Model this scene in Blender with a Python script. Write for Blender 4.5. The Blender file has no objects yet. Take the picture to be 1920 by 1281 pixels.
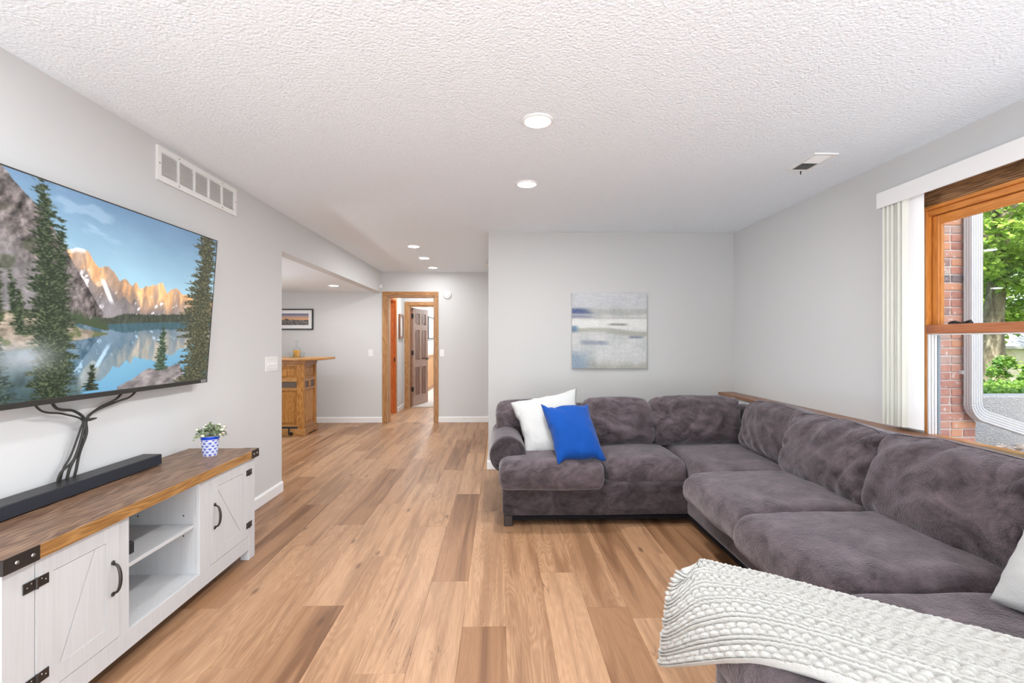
import bpy, bmesh, math, random
import numpy as np
from mathutils import Matrix, Vector

random.seed(7)
RNG = np.random.default_rng(11)
S = bpy.context.scene
COL = S.collection

# ------------------------------------------------------------------ camera, sky, lights, exposure
cd = bpy.data.cameras.new('camera')
cd.sensor_width = 36.0
cd.lens = 36.0 * 900.0 / 1920.0
cd.clip_start = 0.05
cam = bpy.data.objects.new('camera', cd)
COL.objects.link(cam)
cam.location = (0, 0, 1.29)
cam.rotation_euler = (math.radians(90), 0, -math.atan(23 / 900))
S.camera = cam

S.view_settings.view_transform = 'Standard'
S.view_settings.look = 'None'
S.view_settings.gamma = 1.0
S.view_settings.use_curve_mapping = False
S.view_settings.exposure = 0.78
S.cycles.max_bounces = 10
S.cycles.diffuse_bounces = 6
S.cycles.sample_clamp_indirect = 6.0

w = bpy.data.worlds.new('sky')
S.world = w
w.use_nodes = True
wn = w.node_tree
bg = wn.nodes['Background']
sky = wn.nodes.new('ShaderNodeTexSky')
sky.sky_type = 'NISHITA'
sky.sun_disc = False
sky.sun_elevation = math.radians(50)
sky.sun_rotation = math.radians(215)
sky.dust_density = 4.0
sky.ozone_density = 0.4
wn.links.new(sky.outputs[0], bg.inputs[0])
bg.inputs[1].default_value = 0.42

def light(name, kind, loc, power, color=(1, 1, 1), size=0.1, size_y=None, rot=(0, 0, 0), parent=None):
    l = bpy.data.lights.new(name, kind)
    l.energy = power
    l.color = color
    if kind == 'AREA':
        l.shape = 'RECTANGLE' if size_y else 'DISK'
        l.size = size
        if size_y:
            l.size_y = size_y
    o = bpy.data.objects.new(name, l)
    COL.objects.link(o)
    o.location = loc
    o.rotation_euler = rot
    if parent:
        o.parent = parent
    return o

sun = light('sun', 'SUN', (0, 0, 8), 4.6, (1.0, 0.95, 0.86))
sun.data.angle = math.radians(0.6)
sun.rotation_euler = Vector((0.50, 0.46, -0.74)).to_track_quat('-Z', 'Y').to_euler()
# unseen area lamp added behind the camera in place of daylight
light('rear_fill', 'AREA', (0.2, -2.45, 1.15), 40, (0.88, 0.95, 1.03), 3.3, 2.0, (math.radians(112), 0, 0))
# area lamp added inside the side window, out of view, to lift the ceiling
light('window_fill', 'AREA', (2.33, 1.45, 1.40), 3, (0.90, 0.96, 1.02), 1.0, 1.0, (math.radians(90 + 28), 0, math.radians(90 - 12)))
# two bare fill lamps added behind the camera, aimed up to brighten the ceiling
for x_, y_ in ((-1.35, -0.6), (1.3, -0.9)):
    light('ceiling_fill', 'AREA', (x_, y_, 0.45), 20, (0.90, 0.96, 1.03), 0.6, None, (math.radians(130), 0, 0))
light('bar_ceiling_fill', 'AREA', (-3.6, 5.0, 0.9), 14, (0.93, 0.97, 1.03), 0.5, None, (math.radians(180), 0, 0))  # unseen lamp added in the bar room to brighten its ceiling
LAMP_W = 10.6
LAMP_C = (0.98, 0.99, 1.0)

# ------------------------------------------------------------------ helpers
WORLD = {}

class MB:
    """collects shapes into one mesh"""
    def __init__(self):
        self.v, self.f = [], []
    def add(self, vs, fs):
        n = len(self.v)
        self.v += [tuple(p) for p in vs]
        self.f += [tuple(i + n for i in q) for q in fs]
        return self
    def box(self, x0, x1, y0, y1, z0, z1):
        vs = [(x0, y0, z0), (x1, y0, z0), (x1, y1, z0), (x0, y1, z0), (x0, y0, z1), (x1, y0, z1), (x1, y1, z1), (x0, y1, z1)]
        return self.add(vs, [(0, 3, 2, 1), (4, 5, 6, 7), (0, 1, 5, 4), (1, 2, 6, 5), (2, 3, 7, 6), (3, 0, 4, 7)])
    def prism(self, poly, axis, a, b):
        """extrude a 2-D polygon along axis (0,1,2) from a to b"""
        n = len(poly)
        def p3(p, t):
            q = list(p)
            q.insert(axis, t)
            return tuple(q)
        vs = [p3(p, a) for p in poly] + [p3(p, b) for p in poly]
        fs = [tuple(range(n))[::-1], tuple(range(n, 2 * n))]
        fs += [(i, (i + 1) % n, n + (i + 1) % n, n + i) for i in range(n)]
        return self.add(vs, fs)
    def tube(self, path, r, n=8, cap=True):
        path = [Vector(p) for p in path]
        rs = r if isinstance(r, (list, tuple)) else [r] * len(path)
        vs, fs = [], []
        up = Vector((0, 0, 1))
        d0 = (path[1] - path[0]).normalized()
        if abs(d0.dot(up)) > 0.95:
            up = Vector((0, 1, 0))
        for i, p in enumerate(path):
            d = (path[min(i + 1, len(path) - 1)] - path[max(i - 1, 0)]).normalized()
            a = d.cross(up).normalized()
            b = a.cross(d).normalized()
            up = b
            for k in range(n):
                t = 2 * math.pi * k / n
                vs.append(p + (a * math.cos(t) + b * math.sin(t)) * rs[i])
        for i in range(len(path) - 1):
            for k in range(n):
                fs.append((i * n + k, i * n + (k + 1) % n, (i + 1) * n + (k + 1) % n, (i + 1) * n + k))
        if cap:
            fs.append(tuple(range(n))[::-1])
            fs.append(tuple((len(path) - 1) * n + k for k in range(n)))
        return self.add(vs, fs)
    def lathe(self, c, prof, n=24, axis=2):
        """profile [(r,h)] turned about an axis through c"""
        vs, fs = [], []
        for r, h in prof:
            for k in range(n):
                t = 2 * math.pi * k / n
                q = [r * math.cos(t), r * math.sin(t)]
                q.insert(axis, h)
                vs.append((c[0] + q[0], c[1] + q[1], c[2] + q[2]))
        for i in range(len(prof) - 1):
            for k in range(n):
                fs.append((i * n + k, i * n + (k + 1) % n, (i + 1) * n + (k + 1) % n, (i + 1) * n + k))
        fs.append(tuple(range(n))[::-1])
        fs.append(tuple((len(prof) - 1) * n + k for k in range(n)))
        return self.add(vs, fs)
    def xf(self, m):
        self.v = [tuple(m @ Vector(p)) for p in self.v]
        return self
    def obj(self, name, mat, parent=None, **kw):
        return mk(name, self.v, self.f, mat, parent, **kw)

def mk(name, verts, faces, mat, parent=None, smooth=False, bevel=0, seg=1, origin=None, fix=True):
    V = np.array(verts, dtype=float)
    if parent is not None:
        org = np.array(WORLD[parent.name])
    if origin is not None:
        o3 = np.array(origin, float)
    else:
        lo, hi = V.min(0), V.max(0)
        o3 = np.array(((lo[0] + hi[0]) / 2, (lo[1] + hi[1]) / 2, lo[2]))
    me = bpy.data.meshes.new(name)
    me.from_pydata((V - o3).tolist(), [], faces)
    if fix or bevel:
        bm = bmesh.new()
        bm.from_mesh(me)
        bmesh.ops.recalc_face_normals(bm, faces=bm.faces)
        if bevel:
            es = [e for e in bm.edges if len(e.link_faces) == 2 and e.calc_face_angle(0) > 0.5]
            bmesh.ops.bevel(bm, geom=es, offset=bevel, segments=seg, affect='EDGES', profile=0.5, clamp_overlap=True)
        bm.to_mesh(me)
        bm.free()
    if smooth:
        me.polygons.foreach_set('use_smooth', [True] * len(me.polygons))
    me.materials.append(mat)
    o = bpy.data.objects.new(name, me)
    COL.objects.link(o)
    WORLD[o.name] = tuple(o3)
    if parent is not None:
        o.parent = parent
        o.location = tuple(o3 - org)
    else:
        o.location = tuple(o3)
    return o

def tag(o, label, cat, group=None, kind=None):
    o['label'] = label
    o['category'] = cat
    if group:
        o['group'] = group
    if kind:
        o['kind'] = kind
    return o

def struct(o):
    o['kind'] = 'structure'
    return o

def thing(name, loc, label=None, cat=None, group=None):
    o = bpy.data.objects.new(name, None)
    COL.objects.link(o)
    o.location = loc
    o.empty_display_size = 0.1
    WORLD[o.name] = tuple(loc)
    if label:
        tag(o, label, cat, group)
    return o

def copy_tree(src, loc, rotz=0.0, label=None, cat=None, group=None):
    r = src.copy()
    COL.objects.link(r)
    r.location = loc
    r.rotation_euler = (0, 0, rotz)
    WORLD[r.name] = tuple(loc)
    if label:
        tag(r, label, cat, group)
    for ch in list(src.children):
        c = ch.copy()
        COL.objects.link(c)
        c.parent = r
        for g in list(ch.children):
            d = g.copy()
            COL.objects.link(d)
            d.parent = c
    return r

# ---- numpy noise
def _hash(ix, iy, iz, seed):
    h = (ix * 374761393 + iy * 668265263 + iz * 2147483647 + seed * 1274126177) & 0xFFFFFFFF
    h = ((h ^ (h >> 13)) * 1274126177) & 0xFFFFFFFF
    h = (h ^ (h >> 16)) & 0xFFFFFFFF
    return h.astype(np.float64) / 4294967295.0

def vnoise(x, y, z=0.0, seed=0):
    x, y, z = np.broadcast_arrays(np.asarray(x, float), np.asarray(y, float), np.asarray(z, float))
    ix, iy, iz = np.floor(x).astype(np.int64), np.floor(y).astype(np.int64), np.floor(z).astype(np.int64)
    fx, fy, fz = x - ix, y - iy, z - iz
    fx, fy, fz = [t * t * (3 - 2 * t) for t in (fx, fy, fz)]
    r = 0
    for a in (0, 1):
        for b in (0, 1):
            for c in (0, 1):
                wgt = (fx if a else 1 - fx) * (fy if b else 1 - fy) * (fz if c else 1 - fz)
                r = r + wgt * _hash(ix + a, iy + b, iz + c, seed)
    return r

def fbm(x, y, z=0.0, seed=0, oct=4, gain=0.5):
    r, a, s, f = 0, 1.0, 0.0, 1.0
    for i in range(oct):
        r = r + a * vnoise(np.asarray(x) * f, np.asarray(y) * f, np.asarray(z) * f, seed + i * 17)
        s += a
        a *= gain
        f *= 2.03
    return r / s

def lin(c):
    c = np.asarray(c, float) / 255.0
    return np.where(c <= 0.04045, c / 12.92, ((c + 0.055) / 1.055) ** 2.4)

def rgb(r, g, b):
    return tuple(lin((r, g, b)))

# ---- node helpers
class NT:
    def __init__(self, name):
        self.m = bpy.data.materials.new(name)
        self.m.use_nodes = True
        self.t = self.m.node_tree
        self.b = self.t.nodes['Principled BSDF']
    def n(self, typ, **kw):
        nd = self.t.nodes.new('ShaderNode' + typ)
        for k, v in kw.items():
            if k.startswith('i_'):
                self.set(nd, k[2:], v)
            else:
                setattr(nd, k, v)
        return nd
    def set(self, nd, key, v):
        key = int(key) if key.isdigit() else key
        s = nd.inputs[key]
        if isinstance(v, bpy.types.NodeSocket):
            self.t.links.new(v, s)
        else:
            if s.type == 'RGBA' and len(v) == 3:
                v = (*v, 1)
            s.default_value = v
    def p(self, **kw):
        for k, v in kw.items():
            self.set(self.b, k.replace('_', ' '), v)
        return self
    def coord(self, scale=(1, 1, 1), kind='Object', offset=None):
        tc = self.n('TexCoord')
        out = tc.outputs[kind]
        if offset is not None:
            a = self.n('VectorMath', operation='ADD')
            self.t.links.new(out, a.inputs[0])
            self.t.links.new(offset, a.inputs[1])
            out = a.outputs[0]
        mp = self.n('Mapping')
        mp.inputs['Scale'].default_value = scale
        self.t.links.new(out, mp.inputs[0])
        return mp.outputs[0]
    def noise(self, vec, scale=5, detail=4, rough=0.5, dist=0.0):
        return self.n('TexNoise', i_Vector=vec, i_Scale=scale, i_Detail=detail, i_Roughness=rough, i_Distortion=dist).outputs[0]
    def ramp(self, fac, stops):
        r = self.n('ValToRGB')
        e = r.color_ramp.elements
        while len(e) < len(stops):
            e.new(0.5)
        for i, (pos, c) in enumerate(stops):
            e[i].position = pos
            e[i].color = (*c, 1) if len(c) == 3 else c
        self.t.links.new(fac, r.inputs[0])
        return r.outputs[0]
    def mix(self, f, a, b, mode='MIX'):
        m = self.n('Mix', data_type='RGBA', blend_type=mode)
        self.set(m, '0', f)
        for i, v in ((6, a), (7, b)):
            self.set(m, str(i), v)
        return m.outputs[2]
    def math(self, op, a, b=0.0):
        m = self.n('Math', operation=op)
        self.set(m, '0', a)
        self.set(m, '1', b)
        return m.outputs[0]
    def bump(self, h, strength=0.3, dist=0.01, normal=None):
        b = self.n('Bump', i_Height=h, i_Strength=strength, i_Distance=dist)
        if normal is not None:
            self.t.links.new(normal, b.inputs['Normal'])
        self.t.links.new(b.outputs[0], self.b.inputs['Normal'])
        return b.outputs[0]

def paint(name, c, rough=0.6, spec=0.3, bump=0.06, scale=160, var=0.03):
    t = NT(name)
    v = t.coord()
    f = t.noise(v, 2.3, 3)
    col = t.mix(f, tuple(x * (1 - var) for x in c), tuple(min(1, x * (1 + var)) for x in c))
    t.p(Base_Color=col, Roughness=rough)
    t.b.inputs['Specular IOR Level'].default_value = spec
    t.bump(t.noise(v, scale, 2), bump, 0.002)
    return t.m

def metal(name, c, rough=0.35, metallic=1.0):
    t = NT(name)
    v = t.coord()
    f = t.noise(v, 30, 3)
    t.p(Base_Color=t.mix(f, tuple(x * 0.75 for x in c), tuple(min(1, x * 1.25) for x in c)), Roughness=rough, Metallic=metallic)
    t.bump(t.noise(v, 120, 2), 0.1, 0.001)
    return t.m

def oak(name, lo, hi, axis=2, rough=0.4, streak=1.0, rnd=True):
    """wood with grain along an axis"""
    t = NT(name)
    off = None
    if rnd:
        oi = t.n('ObjectInfo')
        off_n = t.n('VectorMath', operation='SCALE')
        off_n.inputs[0].default_value = (13.1, 7.7, 9.3)
        t.t.links.new(oi.outputs['Random'], off_n.inputs['Scale'])
        off = off_n.outputs[0]
    sc = [9, 9, 9]
    sc[axis] = 0.9
    v = t.coord(tuple(sc), offset=off)
    n1 = t.noise(v, 1.6, 3, 0.5, 0.4)
    lines = t.math('SINE', t.math('MULTIPLY', n1, 70.0))
    lines = t.math('MULTIPLY_ADD', lines, 0.5)
    lines.node.inputs[2].default_value = 0.5
    sc2 = [130, 130, 130]
    sc2[axis] = 5
    fine = t.noise(t.coord(tuple(sc2), offset=off), 1.0, 3)
    f = t.math('ADD', t.math('MULTIPLY', lines, 0.35 * streak), t.math('MULTIPLY', fine, 0.75))
    col = t.ramp(f, [(0.22, hi), (0.85, lo)])
    t.p(Base_Color=col, Roughness=rough)
    t.bump(fine, 0.12, 0.001)
    return t.m

def vcol(name, rough=0.5, emit=0.0, spec=0.3, bump=0):
    t = NT(name)
    a = t.n('VertexColor', layer_name='col')
    t.p(Base_Color=a.outputs[0], Roughness=rough)
    t.b.inputs['Specular IOR Level'].default_value = spec
    if emit:
        t.p(Base_Color=(0.004, 0.004, 0.005), Emission_Color=a.outputs[0], Emission_Strength=emit)
    if bump:
        t.bump(t.noise(t.coord(), 350, 3), bump, 0.001)
    return t.m

def picture(name, P00, P10, P01, img, mat, parent):
    """flat picture: a fine grid of vertices coloured by a painted array img[H,W,3] (sRGB 0-255); P00 top-left, P10 top-right, P01 bottom-left"""
    H, W = img.shape[:2]
    a = np.linspace(0, 1, W)[None, :, None]
    b = np.linspace(0, 1, H)[:, None, None]
    P00, P10, P01 = [np.array(p, float) for p in (P00, P10, P01)]
    V = (P00 + (P10 - P00) * a + (P01 - P00) * b).reshape(-1, 3)
    idx = np.arange(H * W).reshape(H, W)
    F = np.stack([idx[:-1, :-1], idx[1:, :-1], idx[1:, 1:], idx[:-1, 1:]], -1).reshape(-1, 4)
    o = grid_obj(name, V, F, mat, parent, smooth=False)
    set_col(o, img.reshape(-1, 3))
    return o

def grid_obj(name, V, F, mat, parent=None, smooth=True):
    V = np.asarray(V, float)
    lo, hi = V.min(0), V.max(0)
    o3 = np.array(((lo[0] + hi[0]) / 2, (lo[1] + hi[1]) / 2, lo[2]))
    me = bpy.data.meshes.new(name)
    F = np.asarray(F, np.int32)
    n, k = F.shape
    me.vertices.add(len(V))
    me.vertices.foreach_set('co', (V - o3).astype(np.float32).ravel())
    me.loops.add(n * k)
    me.loops.foreach_set('vertex_index', F.ravel())
    me.polygons.add(n)
    me.polygons.foreach_set('loop_start', np.arange(0, n * k, k, dtype=np.int32))
    me.polygons.foreach_set('loop_total', np.full(n, k, np.int32))
    me.polygons.foreach_set('use_smooth', np.full(n, smooth))
    me.update(calc_edges=True)
    me.validate()
    me.materials.append(mat)
    o = bpy.data.objects.new(name, me)
    COL.objects.link(o)
    WORLD[o.name] = tuple(o3)
    o.location = tuple(o3)
    if parent is not None:
        o.parent = parent
        o.location = tuple(o3 - np.array(WORLD[parent.name]))
    return o

def set_col(o, srgb):
    c = np.ones((len(srgb), 4), np.float32)
    c[:, :3] = lin(np.clip(srgb, 0, 255))
    a = o.data.color_attributes.new('col', 'FLOAT_COLOR', 'POINT')
    a.data.foreach_set('color', c.ravel())

# ------------------------------------------------------------------ materials
M = {}
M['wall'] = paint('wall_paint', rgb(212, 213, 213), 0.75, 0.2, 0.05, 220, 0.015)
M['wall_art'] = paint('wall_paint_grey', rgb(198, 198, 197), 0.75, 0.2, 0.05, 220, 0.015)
M['white'] = paint('white_trim_paint', rgb(238, 238, 238), 0.4, 0.4, 0.03, 60, 0.01)
M['plastic'] = paint('white_plastic', rgb(238, 238, 236), 0.35, 0.5, 0.0, 60, 0.01)
M['black'] = paint('black_plastic', rgb(38, 38, 40), 0.45, 0.5, 0.1, 200, 0.1)
M['rubber'] = paint('black_cable', rgb(48, 47, 44), 0.5, 0.4, 0.1, 200, 0.1)
M['bronze'] = metal('dark_bronze', (0.055, 0.048, 0.045), 0.45, 0.7)
M['steel'] = metal('worn_steel', (0.35, 0.34, 0.33), 0.35)

def ceiling_mat():
    t = NT('popcorn_ceiling')
    v = t.coord()
    a = t.noise(v, 95, 3, 0.55)
    b = t.n('TexVoronoi', i_Vector=v, i_Scale=75.0)
    h = t.math('SUBTRACT', a, t.math('MULTIPLY', b.outputs[0], 0.55))
    t.p(Base_Color=rgb(242, 248, 253), Roughness=0.9)
    t.b.inputs['Specular IOR Level'].default_value = 0.1
    t.bump(h, 0.55, 0.012)
    return t.m
M['ceiling'] = ceiling_mat()

def plank_mat():
    t = NT('vinyl_oak_plank')
    oi = t.n('ObjectInfo')
    sc = t.n('VectorMath', operation='SCALE')
    sc.inputs[0].default_value = (31.0, 57.0, 17.0)
    t.t.links.new(oi.outputs['Random'], sc.inputs['Scale'])
    off = sc.outputs[0]
    sep = t.n('SeparateColor')
    t.t.links.new(oi.outputs['Color'], sep.inputs[0])
    tone, figure = sep.outputs[0], sep.outputs[1]
    # cathedral figure: contour lines of a long soft noise
    v1 = t.coord((8.0, 0.95, 1), offset=off)
    n1 = t.noise(v1, 1.0, 2, 0.5, 0.35)
    lines = t.math('MULTIPLY_ADD', t.math('SINE', t.math('MULTIPLY', n1, 150.0)), 0.5)
    lines.node.inputs[2].default_value = 0.5
    fine = t.noise(t.coord((170, 6, 1), offset=off), 1.0, 4, 0.6)
    # soft dark heart streaks along the plank
    streak = t.noise(t.coord((12.0, 0.8, 1), offset=off), 1.0, 3, 0.55, 0.6)
    streak = t.ramp(streak, [(0.46, (0, 0, 0)), (0.66, (1, 1, 1))])
    streak2 = t.math('MULTIPLY', streak, t.math('MULTIPLY_ADD', tone, 0.75))
    streak2.node.inputs[1].links[0].from_node.inputs[2].default_value = 0.55
    crack = t.noise(t.coord((13.0, 1.5, 1), offset=off), 1.0, 4, 0.6, 1.2)
    crack = t.math('ABSOLUTE', t.math('SUBTRACT', crack, 0.5))
    crack = t.ramp(crack, [(0.0, (1, 1, 1)), (0.018, (0, 0, 0))])
    crackm = t.ramp(t.noise(t.coord((5, 1.6, 1), offset=off), 1.0, 2), [(0.58, (0, 0, 0)), (0.70, (1, 1, 1))])
    crack = t.math('MULTIPLY', crack, crackm)
    kn = t.n('TexVoronoi', i_Vector=t.coord((5.5, 1.9, 0.001), offset=off), i_Scale=1.0)
    knot = t.ramp(kn.outputs[0], [(0.03, (1, 1, 1)), (0.10, (0, 0, 0))])
    light_c, dark_c = rgb(196, 156, 121), rgb(154, 114, 82)
    col = t.mix(tone, light_c, dark_c)
    col = t.mix(t.math('MULTIPLY', streak2, 0.74), col, rgb(100, 68, 46))
    gl = t.math('MULTIPLY', lines, t.math('MULTIPLY_ADD', figure, 0.42))
    gl.node.inputs[1].links[0].from_node.inputs[2].default_value = 0.03
    col = t.mix(gl, col, rgb(134, 94, 62))
    fr = t.ramp(fine, [(0.35, (0, 0, 0)), (0.75, (1, 1, 1))])
    col = t.mix(t.math('MULTIPLY', fr, 0.42), col, rgb(128, 88, 58))
    col = t.mix(t.math('MULTIPLY', crack, 0.7), col, rgb(88, 60, 42))
    col = t.mix(t.math('MULTIPLY', knot, 0.75), col, rgb(92, 64, 44))
    t.p(Base_Color=col, Roughness=t.math('MULTIPLY_ADD', fine, 0.18))
    t.b.inputs['Roughness'].links[0].from_node.inputs[2].default_value = 0.30
    t.b.inputs['Specular IOR Level'].default_value = 0.35
    t.bump(t.math('ADD', fine, t.math('MULTIPLY', lines, 0.4)), 0.12, 0.001)
    return t.m
M['plank'] = plank_mat()
M['subfloor'] = paint('floor_joint', rgb(196, 160, 126), 0.7, 0.2, 0.1, 100)

M['oak_trim'] = oak('oak_casing', rgb(150, 100, 55), rgb(196, 146, 92), 2)
M['oak_trim_x'] = oak('oak_casing_across', rgb(150, 100, 55), rgb(196, 146, 92), 0)
M['oak_trim_y'] = oak('oak_casing_lengthwise', rgb(140, 96, 60), rgb(184, 138, 96), 1)
M['oak_bar'] = oak('honey_oak', rgb(150, 96, 38), rgb(206, 150, 80), 2, 0.4, 1.1)
M['oak_bar_x'] = oak('honey_oak_across', rgb(160, 108, 52), rgb(212, 164, 104), 0, 0.35)
M['oak_warm_lit'] = oak('warm_lit_oak', rgb(172, 74, 18), rgb(214, 116, 44), 2, 0.35)  # warm light from the side room put into the jamb colour
M['oak_door'] = oak('oak_door_glare', rgb(140, 106, 88), rgb(186, 154, 136), 2, 0.25)  # oak tone lightened to carry the glare on the door leaf
M['oak_dark'] = oak('dark_oak', rgb(96, 60, 42), rgb(140, 98, 74), 2, 0.3)
M['foot_wood'] = oak('espresso_wood', rgb(34, 26, 24), rgb(58, 46, 42), 2, 0.4)
M['wainscot'] = oak('oak_wainscot', rgb(176, 118, 52), rgb(222, 168, 96), 2, 0.35)
M['window_oak'] = oak('window_pine', rgb(182, 108, 38), rgb(222, 148, 72), 1, 0.3, 0.6)
M['window_oak_z'] = oak('window_pine_upright', rgb(182, 108, 38), rgb(222, 148, 72), 2, 0.3, 0.6)
M['window_rail'] = oak('window_rail_wood', rgb(150, 88, 54), rgb(188, 122, 82), 1, 0.3, 0.6)
M['window_head'] = oak('window_head_wood', rgb(104, 72, 42), rgb(164, 122, 82), 1, 0.45, 1.2)
M['stand_top'] = oak('rustic_oak_top', rgb(98, 72, 54), rgb(156, 124, 100), 1, 0.42, 1.3)
M['stand_edge'] = oak('rustic_oak_edge', rgb(126, 86, 40), rgb(182, 136, 82), 1, 0.45, 1.0)

def stand_white():
    t = NT('white_woodgrain_laminate')
    v = t.coord((90, 90, 4))
    f = t.noise(v, 1.0, 3)
    t.p(Base_Color=t.mix(f, rgb(189, 190, 191), rgb(206, 207, 208)), Roughness=0.5)
    t.bump(f, 0.1, 0.001)
    return t.m
M['stand_white'] = stand_white()

def suede(name, dark, lightc, grain=0.35):
    t = NT(name)
    tc = t.coord(kind='Object')
    big = t.noise(t.coord((1.0, 1.0, 1.7)), 4.2, 6, 0.68, 1.6)
    med = t.noise(tc, 16.0, 4, 0.6, 0.5)
    f = t.math('ADD', t.math('MULTIPLY', big, 0.75), t.math('MULTIPLY', med, 0.30))
    col = t.ramp(f, [(0.38, dark), (0.52, tuple(0.55 * a + 0.45 * b for a, b in zip(dark, lightc))), (0.68, lightc)])
    fz = t.noise(tc, 420, 2)
    col = t.mix(t.math('MULTIPLY', fz, 0.25), col, lightc)
    t.p(Base_Color=col, Roughness=0.88)
    t.b.inputs['Specular IOR Level'].default_value = 0.15
    t.b.inputs['Sheen Weight'].default_value = 0.38
    t.b.inputs['Sheen Roughness'].default_value = 0.45
    t.b.inputs['Sheen Tint'].default_value = (0.85, 0.80, 0.84, 1)
    vo = t.n('TexVoronoi', i_Vector=tc, i_Scale=120.0)
    h = t.math('ADD', t.math('MULTIPLY', vo.outputs[0], 0.6), t.math('MULTIPLY', t.noise(tc, 45, 4, 0.65, 0.6), 0.9))
    t.bump(h, grain, 0.006)
    return t.m
M['suede'] = suede('charcoal_brown_suede', rgb(26, 21, 23), rgb(84, 74, 77))
M['suede_cushion'] = suede('charcoal_brown_suede_cushion', rgb(28, 22, 24), rgb(104, 92, 96), 0.6)
M['lining'] = paint('black_dust_cover', rgb(26, 24, 28), 0.9, 0.1, 0.1, 200)

def cloth(name, c, scale=380, strength=0.4, sheen=0.3, var=0.06):
    t = NT(name)
    v = t.coord()
    f = t.noise(v, 5, 4)
    t.p(Base_Color=t.mix(f, tuple(x * (1 - var) for x in c), tuple(min(1, x * (1 + var)) for x in c)), Roughness=0.9)
    t.b.inputs['Specular IOR Level'].default_value = 0.15
    t.b.inputs['Sheen Weight'].default_value = sheen
    t.bump(t.math('ADD', t.noise(v, scale, 2), t.math('MULTIPLY', t.noise(v, 40, 3), 0.7)), strength, 0.004)
    return t.m
M['pillow_white'] = cloth('white_cotton', rgb(182, 182, 181), 260, 0.5, 0.1, 0.02)
M['pillow_blue'] = cloth('royal_blue_velvet', rgb(10, 66, 142), 420, 0.3, 0.12, 0.22)
M['blanket'] = cloth('cream_chenille', rgb(190, 189, 185), 300, 0.7, 0.0, 0.02)

def glass_mat(name, tint=(0.96, 0.98, 0.98), refl=1.0):
    t = NT(name)
    fr = t.n('Fresnel', i_IOR=1.45)
    tr = t.n('BsdfTransparent', i_Color=tint)
    gl = t.n('BsdfGlossy', i_Roughness=0.02)
    mx = t.n('MixShader')
    ge = t.n('NewGeometry')
    front = t.math('SUBTRACT', 1.0, ge.outputs['Backfacing'])
    t.t.links.new(t.math('MULTIPLY', t.math('MULTIPLY', fr.outputs[0], refl), front), mx.inputs[0])
    t.t.links.new(tr.outputs[0], mx.inputs[1])
    t.t.links.new(gl.outputs[0], mx.inputs[2])
    t.t.links.new(mx.outputs[0], t.t.nodes['Material Output'].inputs[0])
    return t.m
M['glass'] = glass_mat('window_glass')
M['crystal'] = glass_mat('clear_tumbler_glass', (0.93, 0.95, 0.95))
t = NT('amber_whisky')
t.p(Base_Color=rgb(232, 170, 30), Roughness=0.1)
t.b.inputs['Transmission Weight'].default_value = 0.35
M['whisky'] = t.m
t = NT('lamp_lens')
t.p(Base_Color=(0.9, 0.9, 0.9), Emission_Color=(1, 0.98, 0.95), Emission_Strength=14.0)
M['lens'] = t.m

# ------------------------------------------------------------------ room shell
XL, XR, ZC = -1.88, 2.395, 2.4
YA, YF = 4.86, 7.7            # grey picture wall, far wall
YH = 9.4                      # wall at the end of the hall
ZB = 2.075                    # lowered ceiling over the bar

floor = struct(MB().box(-5.2, 2.62, -2.7, 9.5, -0.14, -0.012).obj('floor', M['subfloor']))

# planks: rows of 0.197 m, planks of 1.478 m, joints as seen in the photograph
PW, PL = 0.197, 1.478
joint = {0: 3.261, 1: 2.673, 2: 2.317, 3: 3.70, 4: 2.895, 5: 2.05, 6: 3.35, -1: 2.175, -2: 2.589, -3: 1.876, -4: 2.903,
         -5: 2.366, -6: 1.925, -7: 3.065, -8: 2.355, -9: 2.74, -10: 4.62, -11: 3.75, -12: 5.809}
# tone of chosen planks (row, index of the joint below it): 0 light .. 1 dark
tone = {(-1, -1): 0.95, (-1, 0): 0.12, (-1, 1): 0.4, (-2, -1): 0.1, (-2, 0): 0.85, (-2, 1): 0.15, (-3, 0): 0.12, (-3, 1): 0.2, (-3, 2): 0.85,
        (-3, -1): 0.15, (-4, -1): 0.2, (-4, 0): 0.1, (-4, 1): 0.45, (-5, -1): 0.8, (-5, 0): 0.08, (-5, 1): 0.55, (-6, 0): 0.35, (-6, -1): 0.3,
        (-6, 1): 0.9, (-6, 2): 0.4, (-7, -1): 0.15, (-7, 0): 0.45, (-7, 1): 0.3, (-8, -1): 0.25, (-8, 0): 0.9, (-8, 1): 0.3, (-9, -1): 0.8, (-9, 0): 0.55,
        (0, -1): 0.35, (0, 0): 0.7, (0, -2): 0.1, (1, 0): 0.3, (1, -1): 0.12, (2, 0): 0.35, (2, -1): 0.85, (3, 0): 0.6, (3, -1): 0.75, (4, -1): 0.2, (4, 0): 0.4,
        (5, 0): 0.85, (5, 1): 0.7, (6, 0): 0.6}
figure = {(0, -1): 1.0, (1, 0): 1.0, (2, 0): 0.9, (-6, 0): 0.8, (-3, 1): 0.7, (-7, 0): 0.7}
plank_mesh = {}
def plank(x0, y0, y1, tn, fg):
    L = round(y1 - y0, 3)
    if L < 0.02:
        return
    if L not in plank_mesh:
        o = MB().box(0.00015, PW - 0.00015, 0.00015, L - 0.00015, -0.012, 0.0).obj('plank', M['plank'], floor, bevel=0.0009, origin=(0, 0, 0))
        plank_mesh[L] = o
    else:
        o = plank_mesh[L].copy()
        COL.objects.link(o)
    o.parent = floor
    fw = WORLD['floor']
    o.location = (x0 - fw[0], y0 - fw[1], -fw[2])
    o.color = (tn, fg, 0, 1)

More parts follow.
